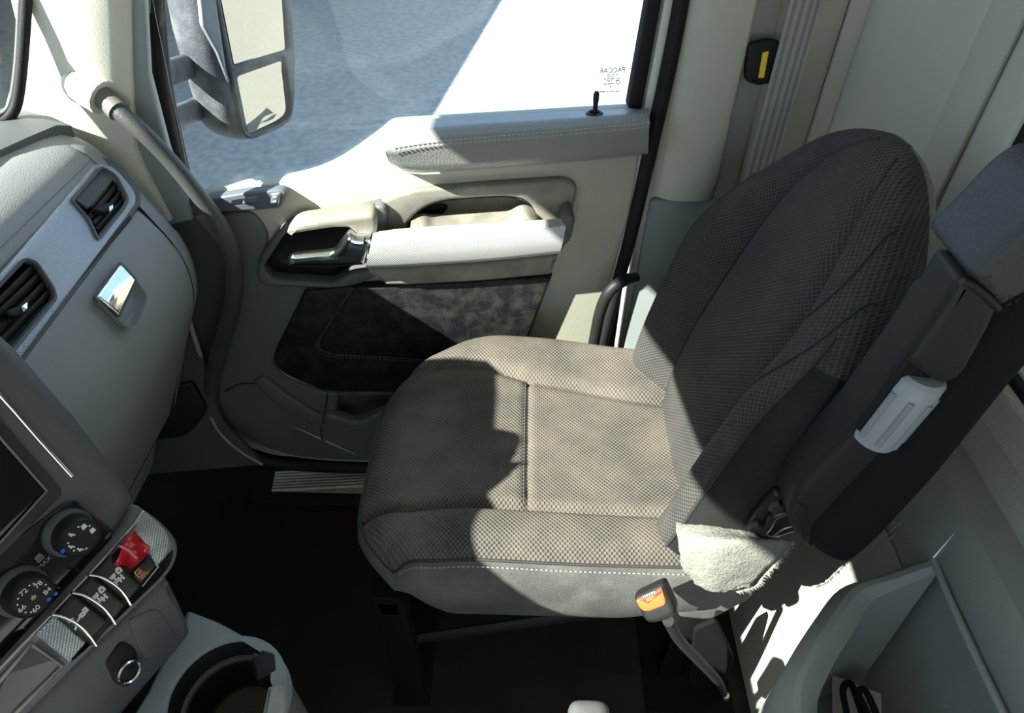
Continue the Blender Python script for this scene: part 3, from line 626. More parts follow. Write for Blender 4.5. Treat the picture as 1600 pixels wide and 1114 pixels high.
# raised out-of-view hood, added on the dash to shade the cushion front
hood = []
for y in [-.95+.0333*i for i in range(51)]:
    e = sst(-.97, -.85, y)*(1-sst(.57, .67, y)); hh = .115*e*(1-.25*sst(.30, .05, y))
    hood.append([V((-.80+(x+.80)*(.05+.95*e), y, .985+hh*f-.004-.03*(1-e))) for x, f in ((-1.12, 0), (-1.05, .5), (-.95, .85), (-.82, 1), (-.70, 1.0), (-.64, .93), (-.625, .75), (-.632, .3), (-.64, -.25))])
grid('shade_hood', hood, GREYDASH, da)
SP = Plane((-.610, 0, .902), (.866, 0, .50), (0, 0, 1))
VENT1 = [(115, 312, 3), (160, 261, 8), (182, 275, 8), (200, 310, 8), (192, 325, 4), (155, 372, 3), (140, 340, 8)]
VENT2 = [(-40, 500, 3), (-5, 452, 3), (40, 405, 8), (58, 412, 6), (84, 452, 8), (86, 466, 4), (20, 546, 4), (5, 535, 4), (-40, 560, 3)]
plate('vent_strip', SP, [(-120, 565, 0), (150, 254, 8), (178, 258, 18), (212, 298, 18), (214, 318, 10), (-120, 765, 0)], SILV, da, .003, .010, .003, 4, [VENT1, VENT2], rh=5)
plate('strip_border', SP, [(-120, 548, 0), (152, 243, 8), (180, 248, 20), (220, 294, 20), (222, 318, 10), (-120, 780, 0)], GREYD, da, .000, .010, .003, 4, [VENT1, VENT2], rh=5)
tube('glove_gap', [(-.594, y, .868) for y in (-.2, .3, .6, .86)], .004, SEAM, da, 8, 2)
tube('lower_gap', [(-.7005, y, .412) for y in (-.2, .3, .6, .86)], .0025, SEAM, da, 8, 2)
tube('dash_top_joint', [atY(x, y, Y) for x, y, Y in ((-40, 262, .80), (0, 246, .84), (60, 221, .89), (110, 200, .93))], .004, SEAM, da, 8, 4)
# defroster edge along the windshield
rows = []
for (x, y, Y) in ((-60, 262, .76), (0, 238, .82), (50, 215, .87), (95, 196, .92), (118, 197, .935)):
    p = atY(x, y, Y); rows.append([p+V((.0, -.012, -.012)), p+V((0, -.008, .004)), p+V((-.03, .0, .014)), p+V((-.09, .02, .016)), p+V((-.14, .03, .0))])
grid('defroster_ledge', rows, GREYD, da)
# vents: frame, cavity, slats, tab
def vent(px, slats, tab, flap, lever):
    hole = px
    recess('vent_cavity', SP, hole, BLACK, da, .004, .045, .9, 5)
    ob_ = [(x+(x-sum(p[0] for p in px)/len(px))*.07, y+(y-sum(p[1] for p in px)/len(px))*.07) for x, y, *_ in px]
    fr = plate('vent_frame', SP, ob_, GREYD, da, .006, .010, .003, 6, [hole], rh=5)
    for a, b in slats:
        tube('slat', [SP.hit(*a, -.004), SP.hit(*b, -.004)], .0052, BLACK, fr, 8, 1, flat=.35)
    for a, b in lever: tube('blade', [SP.hit(*a, -.014), SP.hit(*b, -.014)], .0045, BLACK, fr, 8, 1, flat=.3)
    if flap: plate('flap', SP, flap, GREYD, fr, .000, .006, .002, 3)
    plate('tab', SP, tab[0], BLACK, fr, .010, .012, .003, 3)
    plate('tab_tip', SP, tab[1], CHROME, fr, .013, .005, .0015, 2)
vent(VENT1,
     [((142, 325), (182, 275)), ((140, 341), (188, 284)), ((147, 351), (194, 296)), ((152, 361), (198, 308))],
     ([(150, 325), (168, 315), (178, 322), (172, 332), (156, 331)], [(171, 322), (177, 318), (178, 326), (172, 331)]),
     [(117, 311), (159, 264), (181, 277), (139, 326)], [((150, 330), (160, 350)), ((165, 310), (176, 330)), ((180, 296), (190, 316))])
vent(VENT2,
     [((-10, 482), (55, 416)), ((-10, 500), (65, 428)), ((-5, 520), (73, 442)), ((5, 533), (80, 455))],
     ([(12, 484), (35, 476), (44, 474), (44, 488), (30, 494), (14, 494)], [(34, 478), (43, 471), (45, 482), (37, 488)]),
     None, [((8, 470), (22, 520)), ((28, 446), (50, 492)), ((48, 426), (66, 464))])
# glove box latch
GP = Plane((-.5655, 0, .812), (.90, 0, .43), (0, 0, 1))
recess('latch_recess', GP, [(150, 464, 4), (190, 408, 4), (232, 462, 10), (212, 512, 20), (198, 512, 10)], GREYDASH, da, .016, .015, .75, 6)
plate('latch_rim', GP, [(149, 464, 4), (190, 407, 4), (216, 436, 4), (189, 496, 4)], GREYD, da, .016, .008, .002, 4)
plate('latch', GP, [(153, 463, 3), (190, 412, 3), (214, 438, 3), (188, 492, 3)], CHROME, da, .020, .008, .003, 4)
# footwell trim under the dash
fw_ = thing('footwell_trim', 'dark moulded trim panel in the passenger footwell', 'trim panel', (-.85, 1.0, 0))
KP = Plane((0, 1.0, 0), (.15, -1, .15))
plate('kick_panel', KP, [(200, 560, 0), (300, 500, 0), (330, 610, 20), (345, 660, 20), (412, 728, 10), (240, 742, 4), (190, 750, 0)], FOOTG, fw_, 0, .02, .006, 8)
plate('kick_step', KP, [(225, 690, 4), (290, 684, 14), (318, 655, 20), (322, 640, 6), (300, 600, 4), (225, 620, 0)], BLACK, fw_, .016, .02, .006, 8)
tube('trim_rod', [atY(296, 502, .965), atY(322, 582, .985)], .0045, KNOBG, fw_, 8, 1)
tube('kick_bead', [KP.hit(x, y, .004) for x, y in ((328, 650), (345, 678), (375, 705), (410, 726))], .0035, GREYP, fw_, 8, 4)

# ================================================================== CENTRE CONSOLE
hA = V((.91, -.41, 0)).normalized(); th = math.radians(14)
CN = hA*math.cos(th)+V((0, 0, 1))*math.sin(th)
P0 = atY(280, 850, .43)
CP = Plane(P0, CN)
co = thing('control_stack', 'dark grey angled control stack with screen, dials and switches', 'console', P0-V((.1, .1, .5)))
def cpn(name, px, m, w, t, bev=.003, r=6, holes=(), par=co, rh=6, res=2): return plate(name, CP, px, m, par, w, t, bev, r, holes, rh=rh, res=res)
STK = mat('stack_grey', (.10, .10, .108), .45, bump=.25, bscale=600, var=.06)
scr = [(-200, 560, 0), (-60, 594, 0), (0, 653, 0), (95, 762, 10), (99, 772, 8), (0, 872, 0), (-200, 1060, 0)]
dial = [(-200, 1120, 0), (-200, 1010, 0), (0, 862, 0), (104, 783, 10), (120, 781, 8), (176, 828, 8), (176, 842, 6), (0, 1036, 0), (-120, 1170, 0)]
cpn('stack_body', [(-260, 600, 0), (-60, 520, 0), (-4, 510, 6), (36, 546, 0), (130, 655, 0), (216, 772, 20), (221, 792, 8), (200, 830, 0), (0, 1048, 0), (-160, 1220, 0)], STK, 0, .10, .022, 8, res=4)
cpn('screen_bezel', scr, mat('bezel_dark', (.03, .031, .035), .4), .003, .006, .002)
cpn('screen', [(-200, 600, 0), (-60, 624, 0), (0, 684, 0), (72, 766, 4), (0, 846, 0), (-200, 1020, 0)], SCREEN, .0045, .004, .001)
tube('screen_edge', [CP.hit(x, y, .006) for x, y in ((-60, 620), (0, 684), (73, 767), (0, 848), (-60, 905))], .0011, mat('edge_grey', (.2, .2, .21), .4), co, 6, 1)
tube('bright_strip', [CP.hit(x, y, .002) for x, y in ((-60, 560), (0, 618), (60, 686), (112, 744))], .0022, CHROME, co, 8, 3)
cpn('dial_panel', dial, GLOSSB, .002, .006, .002)
# dials
def knob(px, r, marks):
    c = CP.hit(px[0], px[1], .004)
    lathe('dial_ring', c, CN, [(r*1.16, -.002), (r*1.16, .003), (r*1.08, .007), (r*1.0, .007)], GREYD, co, 40)
    k = lathe('dial', c, CN, [(r*.98, .0), (r*.98, .018), (r*.93, .0235), (r*.88, .025), (r*.84, .0235), (0, .0235)], BLACK, co, 48)
    u0, v0 = CP.uv(px[0], px[1], .004); w = .0040+.0238
    lathe('dial_scale', CP.pt(u0, v0, w-.0008), CN, [(r*.84, 0), (r*.84, .0006), (0, .0006)], BLACK, k, 40)
    return k, u0, v0, w
def pol(u0, v0, r, deg): a = math.radians(deg); return (u0+r*math.cos(a), v0+r*math.sin(a))
r1 = (CP.uv(152, 850, .004)[0]-CP.uv(70, 850, .004)[0])*.64
k2, u0, v0, w_ = knob((32, 923), r1, 0)
for s_, d_ in (('72', 100), ('78', 35), ('66', 180), ('60', 245), ('84', -25)):
    text('scale_number', s_, CP, pol(u0, v0, r1*.58, d_), r1*.34, WHITEI, k2, w_+.0004)
for d_ in (70, 128, 152, 205, 225, 5, 55): lathe('scale_dot', CP.pt(*pol(u0, v0, r1*.66, d_), w_), CN, [(r1*.04, 0), (r1*.04, .0006), (0, .0006)], WHITEI, k2, 8)
for d_ in (-45, -62): lathe('blue_dot', CP.pt(*pol(u0, v0, r1*(.70 if d_ == -62 else .93), d_), w_), CN, [(r1*.09, 0), (r1*.09, .0010), (0, .0010)], BLUEI, k2, 10)
text('snowflake_mark', '*', CP, (u0, v0-r1*.10), r1*.55, WHITEI, k2, w_+.0004)
k1, u0, v0, w_ = knob((107, 832), r1, 0)
for d_ in (150, 200, 255, 70, 20): lathe('scale_dot', CP.pt(*pol(u0, v0, r1*.62, d_), w_), CN, [(r1*.045, 0), (r1*.045, .0006), (0, .0006)], WHITEI, k1, 8)
lathe('blue_dot', CP.pt(*pol(u0, v0, r1*.93, 168), w_), CN, [(r1*.10, 0), (r1*.10, .0010), (0, .0010)], BLUEI, k1, 10)
def uvstroke(name, lines, c, s, m, par, w, rad=.0007, rot=0):
    vs_ = []; fs = []; ca_, sa_ = math.cos(rot), math.sin(rot)
    for ln in lines:
        for a, b in zip(ln[:-1], ln[1:]):
            A = V((c[0]+s*(a[0]*ca_-a[1]*sa_), c[1]+s*(a[0]*sa_+a[1]*ca_))); B = V((c[0]+s*(b[0]*ca_-b[1]*sa_), c[1]+s*(b[0]*sa_+b[1]*ca_)))
            d = (B-A).normalized(); nn = V((-d.y, d.x))*rad; e = d*rad*.7; k = len(vs_)
            for hh in (0, -.0005):
                for q in (A-e+nn, A-e-nn, B+e-nn, B+e+nn): vs_.append(CP.pt(q.x, q.y, w+hh))
            fs += [(k, k+1, k+2, k+3), (k+4, k+5, k+6, k+7)]+[(k+j, k+(j+1) % 4, k+4+(j+1) % 4, k+4+j) for j in range(4)]
    return mesh(name, vs_, fs, m, par, False)
PERSON = [[(-.3, .5), (-.1, .5)], [(-.2, .3), (-.2, -.2), (.25, -.2), (.35, -.55)], [(-.2, .1), (.1, .05)]]
DEFR = [[(-.4, -.4), (-.3, .4), (.3, .4), (.4, -.4), (-.4, -.4)], [(-.15, -.2), (-.1, .25)], [(.12, -.2), (.1, .25)]]
AXLE = [[(-.5, .6), (0, .6)], [(-.25, .6), (-.25, .25)], [(-.45, .35), (-.05, .35)], [(-.5, -.1), (-.5, -.7)], [(0, -.1), (0, -.7)], [(-.5, -.4), (.35, -.4)], [(.35, -.1), (.35, -.7)], [(-.25, .25), (-.25, -.4)],
        [(.3, .25), (.3, .65), (.7, .65), (.7, .25), (.3, .25)], [(.38, .65), (.4, .85), (.6, .85), (.62, .65)]]
for d_, ic in ((176, PERSON), (228, PERSON), (112, PERSON), (45, DEFR), (-10, DEFR)):
    uvstroke('dial_symbol', ic, pol(u0, v0, r1*.55, d_), r1*.24, WHITEI, k1, w_+.0004, .0006)
mx_ = CP.uv(63, 873, .004)
text('max_lettering', 'MAX', CP, (mx_[0], mx_[1]-.007), .0066, KNOBG, co, .0034)
uvstroke('defrost_symbol', DEFR, (mx_[0], mx_[1]+.001), .008, KNOBG, co, .0034, .0005)
FRAMEB0 = mat('tray_black', (.006, .006, .007), .7, spec=.1)
# silver band with switches
band = [(219, 790, 8), (262, 820, 20), (285, 850, 16), (278, 884, 16), (256, 912, 10), (140, 1025, 0), (20, 1145, 0), (-140, 1300, 0), (-170, 1220, 0), (0, 1046, 0), (200, 826, 10)]
TRAY = [(48, 1008, 3), (98, 1040, 4), (32, 1106, 0), (-60, 1200, 0), (-120, 1190, 0), (0, 1062, 0)]
cpn('switch_band', band, mat('band_grey', (.16, .16, .165), .4), .012, .075, .010, 8, [TRAY], rh=3)
cpn('band_inlay', [(224, 796, 6), (258, 824, 14), (268, 846, 10), (262, 868, 8), (246, 886, 4), (230, 874, 2), (236, 858, 2), (205, 838, 2)], SILV, .0135, .004, .002)
cpn('band_inlay', [(86, 960, 2), (136, 1004, 2), (108, 1036, 2), (56, 992, 2)], SILV, .0135, .004, .002)
cpn('switch_bay', [(82, 962, 3), (205, 838, 3), (247, 884, 3), (220, 916, 3), (146, 1010, 3)], BLACK, .0132, .006, .001)
tube('band_bright_edge', [CP.hit(x, y, .0145) for x, y in ((222, 800), (200, 830), (110, 928), (0, 1044), (-60, 1108))], .0016, STEEL, co, 8, 3)
for i, (q, arc, ic) in enumerate((
    ([(88, 960, 4), (118, 929, 4), (172, 972, 5), (140, 1005, 5)], [(80, 960), (98, 964), (120, 975), (138, 992), (150, 1009)], 'stem'),
    ([(119, 927, 4), (146, 900, 4), (199, 946, 5), (176, 972, 5)], [(112, 926), (132, 931), (156, 946), (170, 960), (180, 975)], 'axle'),
    ([(147, 898, 4), (176, 868, 4), (223, 916, 5), (200, 942, 5)], [(138, 898), (158, 902), (180, 915), (194, 929), (204, 945)], 'axle'))):
    sw = cpn('switch', q, mat('switch_black', (.02, .019, .019), .4), .020, .012, .004)
    tube('chrome_edge', [CP.hit(x, y, .0215) for x, y in arc], .0017, CHROME, sw, 8, 4)
    cx_ = sum(p[0] for p in q)/4-3; cy_ = sum(p[1] for p in q)/4-4; c_ = CP.uv(cx_, cy_, .0202)
    if ic == 'axle': uvstroke('axle_symbol', AXLE, c_, .0105, WHITEI, sw, .0204, .0010)
    else: uvstroke('valve_symbol', [[(-1.1, .6), (-.7, .6), (-.9, -.5), (-1.2, -.7)], [(-.8, -.3), (-.1, .05)], [(0, -.2), (.35, -.2), (.35, .2), (0, .2), (0, -.2)], [(.5, -.1), (.8, -.1), (.8, .4), (.5, .4), (.5, -.1)]], c_, .0095, WHITEI, sw, .0204, .0010)
sw = cpn('guarded_switch', [(207, 902, 3), (236, 866, 4), (246, 884, 4), (221, 914, 4)], mat('switch_black', (.02, .019, .019), .4), .017, .010, .003)
c_ = CP.uv(219, 893, .0175); uvstroke('orange_symbol', [[(-.9, .9), (-.9, -.9), (.5, -.9)], [(-.9, .9), (.3, .9)], [(-.4, .3), (.2, .3), (.2, -.3), (-.4, -.3), (-.4, .3)]], c_, .0052, ORANGEI, sw, .0178, .0006)
text('orange_lettering', 'PTO', CP, (c_[0]+.001, c_[1]-.0085), .0050, ORANGEI, sw, .0178)
tube('bay_end', [CP.hit(x, y, .0145) for x, y in ((230, 872), (247, 885), (222, 916))], .0014, STEEL, co, 8, 1)
# red tape covering the guarded switch
rt = thing('red_tape', 'crumpled translucent red tape folded over a console switch', 'tape', CP.hit(208, 862, .012))
rows = []
for i in range(9):
    r_ = []
    for k in range(9):
        a = i/8; b = k/8
        x = (1-b)*((1-a)*176+a*206)+b*((1-a)*204+a*236); y = (1-b)*((1-a)*880+a*830)+b*((1-a)*889+a*856)
        x += 2*math.sin(7*a+3*b); y += 2*math.cos(5*b+4*a)
        r_.append(CP.hit(x, y, .020+.016*sst(.15, .5, a)+.004*math.sin(9*a+5*b)-.004*b))
    rows.append(r_)
tp = grid('folded_sheet', rows, RED, rt, angle=20); tp.modifiers.new('t', 'SOLIDIFY').thickness = .0016
tube('fold_ridge', [CP.hit(x, y, .042) for x, y in ((186, 853), (198, 858), (207, 866), (214, 872))], .0014, mat('red_ridge', (.65, .12, .14), .3), rt, 6, 3)
# black open tray at the end of the band
tube('tray_rim', [CP.hit(p[0], p[1], .0135) for p in TRAY], .0026, STEEL, co, 8, 1, closed=True)
recess('tray_well', CP, TRAY, FRAMEB0, co, .0138, .0105, .92, 3)
# lower dark face with socket
LP = Plane(CP.hit(258, 906, -.035), CN)
plate('lower_face', LP, [(262, 900, 4), (285, 945, 10), (302, 985, 16), (292, 1002, 16), (200, 1110, 0), (60, 1270, 0), (-60, 1240, 0), (60, 1090, 0)], STK, co, 0, .10, .010, 8)
plate('blank_cover', LP, [(200, 968, 10), (243, 950, 10), (256, 960, 8), (275, 995, 12), (255, 1020, 12), (225, 1030, 10)], STK, co, .0015, .004, .0015, 8)
plate('socket_plate', LP, [(165, 1036, 6), (190, 1000, 10), (212, 1012, 8), (222, 1048, 10), (200, 1076, 8), (180, 1068, 6)], BLACK, co, .002, .005, .002, 6)
sc_ = LP.hit(200, 1049, .003)
lathe('socket_ring', sc_, CN, [(.0135, -.004), (.0145, .003), (.0130, .005), (.0115, .003), (.0115, -.012)], CHROME, co, 28, cap=False)
lathe('socket_plug', sc_, CN, [(.0115, -.003), (.011, .001), (.008, .0025), (0, .003)], BLACK, co, 24)

# ================================================================== CUP HOLDER CONSOLE
ZC = .53
HC = Plane((0, 0, ZC), (0, 0, 1), (0, 1, 0))
ch = thing('cup_holder', 'grey floor console with a round cup holder', 'cup holder', (-.32, .28, .1))
cen = HC.uv(352, 1086); rad = (HC.uv(440, 1086)[0]-HC.uv(264, 1086)[0])/2*.98
ring = [(cen[0]+rad*math.cos(a*math.pi/18), cen[1]+rad*math.sin(a*math.pi/18)) for a in range(36)]
outer = [HC.uv(x, y) for x, y in fil([(292, 952, 6), (345, 972, 20), (392, 1000, 24), (424, 1020, 14), (432, 1034, 6), (430, 1062, 4), (440, 1080, 10), (442, 1140, 20), (380, 1230, 20), (120, 1260, 0), (230, 1080, 0)], 8)]
me = platemesh([outer, ring], .03, .006, 3); me.transform(Matrix.Translation((0, 0, ZC-.015)) @ HC.m)
link('console_top', me, GREYP, ch)
me = platemesh([[(x*.985+cen[0]*.015, y*.985+cen[1]*.015) for x, y in outer], [(cen[0]+(x-cen[0])*1.02, cen[1]+(y-cen[1])*1.02) for x, y in ring]], .40, .003, 1); me.transform(Matrix.Translation((0, 0, ZC-.03-.20)) @ HC.m)
link('console_body', me, GREYD, ch)
c3 = HC.pt(cen[0], cen[1], 0)
lathe('cup_well', c3, (0, 0, -1), [(rad*1.0, .004), (rad*.97, .010), (rad*.95, .035), (rad*.88, .037), (rad*.84, .040), (rad*.80, .085), (rad*.74, .092), (0, .092)], BLACK, ch, 48, cap=False)
lathe('step_ring', c3, (0, 0, -1), [(rad*.94, .034), (rad*.88, .0345), (rad*.86, .037)], GREYD, ch, 48, cap=False)
lathe('well_mat', c3-V((0, 0, .091)), (0, 0, 1), [(rad*.66, 0), (rad*.64, .003), (rad*.2, .003), (rad*.17, .001), (0, .001)], mat('brown_mat', (.06, .045, .035), .6, var=.2), ch, 40)
gap = Plane((0, 0, ZC), (0, 0, 1), (0, 1, 0))
plate('rim_notch', HC, [(392, 1028, 2), (406, 1020, 2), (408, 1014, 2), (430, 1020, 6), (432, 1048, 4), (400, 1062, 2)], BLACK, ch, .001, .02, .003, 3)
plate('rim_cap', HC, [(418, 1072, 3), (442, 1066, 4), (446, 1090, 8), (438, 1140, 8), (404, 1140, 3)], mat('cap_grey', (.33, .32, .29), .5), ch, .006, .02, .005, 4)
gk = thing('lever_knob', 'small grey lever knob standing at the lower edge beside the seat', 'lever', atZ(922, 1130, .35))
kb = atZ(921, 1120, .52)
rows = []
for z, s in ((-.10, .018), (-.03, .021), (-.01, .0225), (0, .0215), (.005, .018), (.007, .010), (.0075, .001)):
    rows.append([V((kb.x+s*1.15*math.copysign(abs(math.cos(a))**.55, math.cos(a)), kb.y+s*.9*math.copysign(abs(math.sin(a))**.55, math.sin(a)), kb.z+z)) for a in [k*math.pi/12 for k in range(24)]])
grid('knob', rows, mat('lever_grey', (.085, .085, .088), .5), gk, True)
lathe('lever_stem', kb+V((0, 0, -.53)), (0, 0, 1), [(.008, 0), (.008, .44)], BLACK, gk, 12)

# ================================================================== DOOR SILL TREAD
ts = thing('sill_tread', 'ribbed metal step tread at the bottom of the door opening', 'tread', atZ(500, 750, 0))
a0, a1 = atZ(431, 737, .012), atZ(640, 726, .012); b0, b1 = atZ(425, 768, .012), atZ(640, 757, .012)
box('tread_tray', (a0.x-.04, b0.y-.03, 0), (a1.x+.5, a0.y+.02, .008), RUBBER, ts, .003)
for i in range(7):
    t = (i+.5)/7; p = a0.lerp(b0, t); q = a1.lerp(b1, t); q = q+(q-p)*1.5
    tube('rib', [p, q], .0052, ALU, ts, 8, 1)
a_ = box('tread_base', (a0.x+.01, b0.y+.002, .008), (a1.x+.45, a0.y-.002, .011), ALU, ts, .001)

# ================================================================== PASSENGER SEAT
se = thing('passenger_seat', 'black and grey mesh fabric passenger seat with folded-up armrest', 'seat', (.05, .74, 0))
def yn(u): return .503+.012*max(0, 1-u/.18)**2
def yf(u): return (.945+.055*sst(0, .40, u)) if u < .5 else 1.0-.030*sst(.5, 1, u)
def vfar(u):
    pts = [(0, .90), (.15, .85), (.5, .745), (1, .69)]
    for (a, b), (c, d) in zip(pts[:-1], pts[1:]):
        if u <= c: return b+(d-b)*(u-a)/(c-a)
    return .69
VN = .185
def cush(u, v):
    s = (v-.5)*2
    x = -.262+.070*abs(s)**5*(1-u)**2+.522*u
    y = yn(u)+(yf(u)-yn(u))*v
    z = .528
    z -= .055*max(0, 1-u/.13)**2
    z += .014*math.exp(-((v-.09)/.10)**2)+.020*math.exp(-((v-.90)/.12)**2)*sst(0, .25, u)
    z -= (.010 if s < 0 else .045)*max(0, (abs(s)-.84)/.16)**2
    z += .008*sst(.1, .3, u)*math.exp(-((u-.3)/.25)**2)
    vf = vfar(u)
    z -= .016*math.exp(-(((v-VN)*.48)/.008)**2)
    z -= .012*math.exp(-(((v-vf)*.48)/.009)**2)
    if VN < v < vf: z -= .007*math.exp(-(((u-.515)*.52)/.006)**2)+.004*sst(.48, .56, u)
    return V((x, y, z))
def patch(name, u0, u1, v0, v1, m, nu=40, nv=22):
    rows = []
    for i in range(nu+1):
        u = u0+(u1-u0)*i/nu; a = v0(u) if callable(v0) else v0; b = v1(u) if callable(v1) else v1
        rows.append([cush(u, a+(b-a)*k/nv) for k in range(nv+1)])
    return grid(name, rows, m, se, angle=80)
patch('cushion_front_panel', 0, .515, VN, vfar, SEATF, 44, 44)
patch('cushion_rear_panel', .515, 1, VN, vfar, SEATF, 44, 44)
patch('cushion_bolster', 0, 1, 0, VN, SEATF, 60, 24)
patch('cushion_bolster', 0, 1, vfar, 1, SEATF, 60, 24)
stitches('cushion_stitching', [cush(.505, VN+(.745-VN)*k/60)+V((0, 0, .0012)) for k in range(3, 60)], STITCHD, se, .004, .003, .0006)
# leather skirt round the cushion
per = [cush(1-i/40, 0) for i in range(40)]+[cush(0, k/40) for k in range(40)]+[cush(i/40, 1) for i in range(41)]
mid = V((0, .74, 0)); rows = []
for t in (0, .04, .12, .3, .5, .7, .85, .95, 1):
    r_ = []
    for i, p in enumerate(per):
        dx = p.x-.02; dy = p.y-.745; d = V((dx/.28, dy/.25, 0)); d = V((math.copysign(abs(d.x)**5, d.x), math.copysign(abs(d.y)**5, d.y), 0)).normalized()
        front = sst(-.10, -.24, p.x)
        zb = .345+.065*front+.03*sst(.15, .26, p.x)
        out = .020*math.sin(math.pi*min(1, t*.9))-.05*front*t*t-.020*t**4
        r_.append(V((p.x, p.y, p.z+(zb-p.z)*t))+d*out)
    rows.append(r_)
grid('leather_skirt', rows, LEATHER, se, angle=60)
tube('skirt_seam', [V((p.x, p.y, p.z)) for p in per[:82:2]], .0024, SEAM, se, 6, 2)
stitches('skirt_stitching', [V((p.x, p.y-.006, p.z-.009)) for p in per[2:40]], STITCH, se, .004, .003, .0006)
mesh('cushion_base', [rows[-1][i]+V((0, 0, .004)) for i in range(len(per))], [tuple(range(len(per)))], BLACK, se, False)
# ---- backrest
BL = .568; B0 = V((.300, .735, .50)); BE = V((.17, 0, .985)).normalized(); BN = V((-.985, 0, .17)).normalized()
def bw(t):
    q = max(0, (t-.22)/(BL-.22)); return .238*max(0, 1-q**2.5)**.52-.02*max(0, 1-t/.12)**2
def bsec(t, phi):
    c, s = math.cos(phi), math.sin(phi); W = max(.004, bw(t)); top = max(.12, (1-max(0, (t-.40)/(BL-.40))**2.2)**.5 if t < BL else .12)
    if c < 0: W *= 1-.20*sst(.38, .56, t)
    y = W*math.copysign(abs(c)**.62, c); u = y/W
    dep = (.055 if s > 0 else .055)*top*math.copysign(abs(s)**.62, s)
    if s > 0:
        bol = .060*sst(.45, .80, abs(u))*(1-sst(.28, .50, t))*min(1, abs(s)**.6*1.4)
        dep += bol-.010*math.exp(-((abs(u)-.50)/.05)**2)*(1-sst(.45, .58, t))
        dep += .012*math.exp(-((t-.14)/.12)**2)*(1-u*u)
    tz = t
    if s > 0: tz -= .028*sst(.5, 1, abs(u))*max(0, 1-t/.2)
    lean = .035*(t/BL)**2
    return B0+BE*tz+BN*(dep-lean)+V((0, y, 0))
NT, NP = 56, 96
TS = [BL*(1-(1-i/NT)**1.5) for i in range(NT+1)]
G = [[bsec(t, 2*math.pi*k/NP) for k in range(NP)] for t in TS]
ARC = []
for r_ in G:
    acc = [0.0]*NP; c0 = NP//4
    for k in range(1, NP//2+1): acc[(c0+k) % NP] = acc[(c0+k-1) % NP]+(r_[(c0+k) % NP]-r_[(c0+k-1) % NP]).length
    for k in range(1, NP//2): acc[(c0-k) % NP] = acc[(c0-k+1) % NP]-(r_[(c0-k) % NP]-r_[(c0-k+1) % NP]).length
    ARC.append(acc)
regions = {}
for i in range(NT):
    for k in range(NP):
        phi = 2*math.pi*(k+.5)/NP; u = math.copysign(abs(math.cos(phi))**.62, math.cos(phi)); s = math.sin(phi); t = (TS[i]+TS[i+1])/2
        side = 'far' if u > 0 else 'near'
        if s > 0 and abs(u) < .5: key = ('backrest_panel', '', BACKF)
        elif s > 0 and abs(u) < .90: key = ('backrest_bolster', side, BACKF)
        elif s > -.55 and t < .39: key = ('backrest_side', side, LEATHERB)
        elif s > -.2: key = ('backrest_bolster', side, BACKF)
        else: key = ('backrest_cover', '', FELT)
        regions.setdefault(key, []).append((i, k))
for (nm, side, m), cells in regions.items():
    idx = {}; vs_ = []; fs = []
    for i, k in cells:
        q = []
        for a, b in ((i, k), (i, (k+1) % NP), (i+1, (k+1) % NP), (i+1, k)):
            if (a, b) not in idx: idx[(a, b)] = len(vs_); vs_.append(G[a][b])
            q.append(idx[(a, b)])
        fs.append(tuple(q))
    ob_ = mesh(nm, vs_, fs, m, se, True, 80); inv = {v: k_ for k_, v in idx.items()}
    uvl = ob_.data.uv_layers.new(name='UVMap')
    for lo_ in ob_.data.loops:
        a, b = inv[lo_.vertex_index]; uvl.data[lo_.index].uv = (ARC[a][b], TS[a])
mesh('backrest_cap', [p for p in G[-1]], [tuple(range(NP))], BACKF, se, True, 80)
mesh('backrest_base', [p for p in G[0]], [tuple(range(NP))], BLACK, se, True, 80)
def phiu(u): return math.acos(abs(u)**(1/.62)*(1 if u > 0 else -1))
for u in (.5, -.5):
    tube('panel_seam', [bsec(t, phiu(u))+BN*.0004 for t in [BL*.985*i/40 for i in range(41)]], .0022, SEAM, se, 6, 1)
for u, t1 in ((.90, .42), (-.90, .42)):
    tube('side_piping', [bsec(t, phiu(u))+BN*.0006 for t in [t1*i/30 for i in range(31)]], .0022, SEAM, se, 6, 1)
tube('crown_seam', [bsec(.40+.115*sst(0, 1, i/20), phiu(-.56-.40*i/20))+BN*.0008 for i in range(21)], .0018, SEAM, se, 6, 1)
tube('crown_seam', [bsec(.30+.16*sst(0, 1, i/20), phiu(-.62-.36*i/20))+BN*.0008 for i in range(21)], .0018, SEAM, se, 6, 1)
# felt flap at the joint between cushion and backrest
FP = [[(1058, 806, .545), (1110, 806, .53), (1170, 812, .52)], [(1056, 825, .515), (1120, 832, .49), (1190, 838, .49)], [(1060, 850, .490), (1130, 850, .468), (1236, 846, .472)], [(1066, 885, .478), (1120, 892, .460), (1205, 885, .466)], [(1080, 905, .474), (1115, 920, .460), (1180, 908, .465)], [(1095, 918, .474), (1122, 926, .462), (1176, 916, .467)]]
rows = [cr([atY(x, y, Y) for x, y, Y in r], 8) for r in FP]
cols = list(zip(*rows)); cols = [cr(list(c), 5) for c in cols]
fe = []
for ci, c in enumerate(cols):
    fe.append([p+V((random.uniform(-1, 1)*.0012, random.uniform(-1, 1)*.0015, random.uniform(-1, 1)*.0012)) for p in c])
fo = grid('felt_flap', fe, FELT, se, angle=80); fo.modifiers.new('t', 'SOLIDIFY').thickness = .006
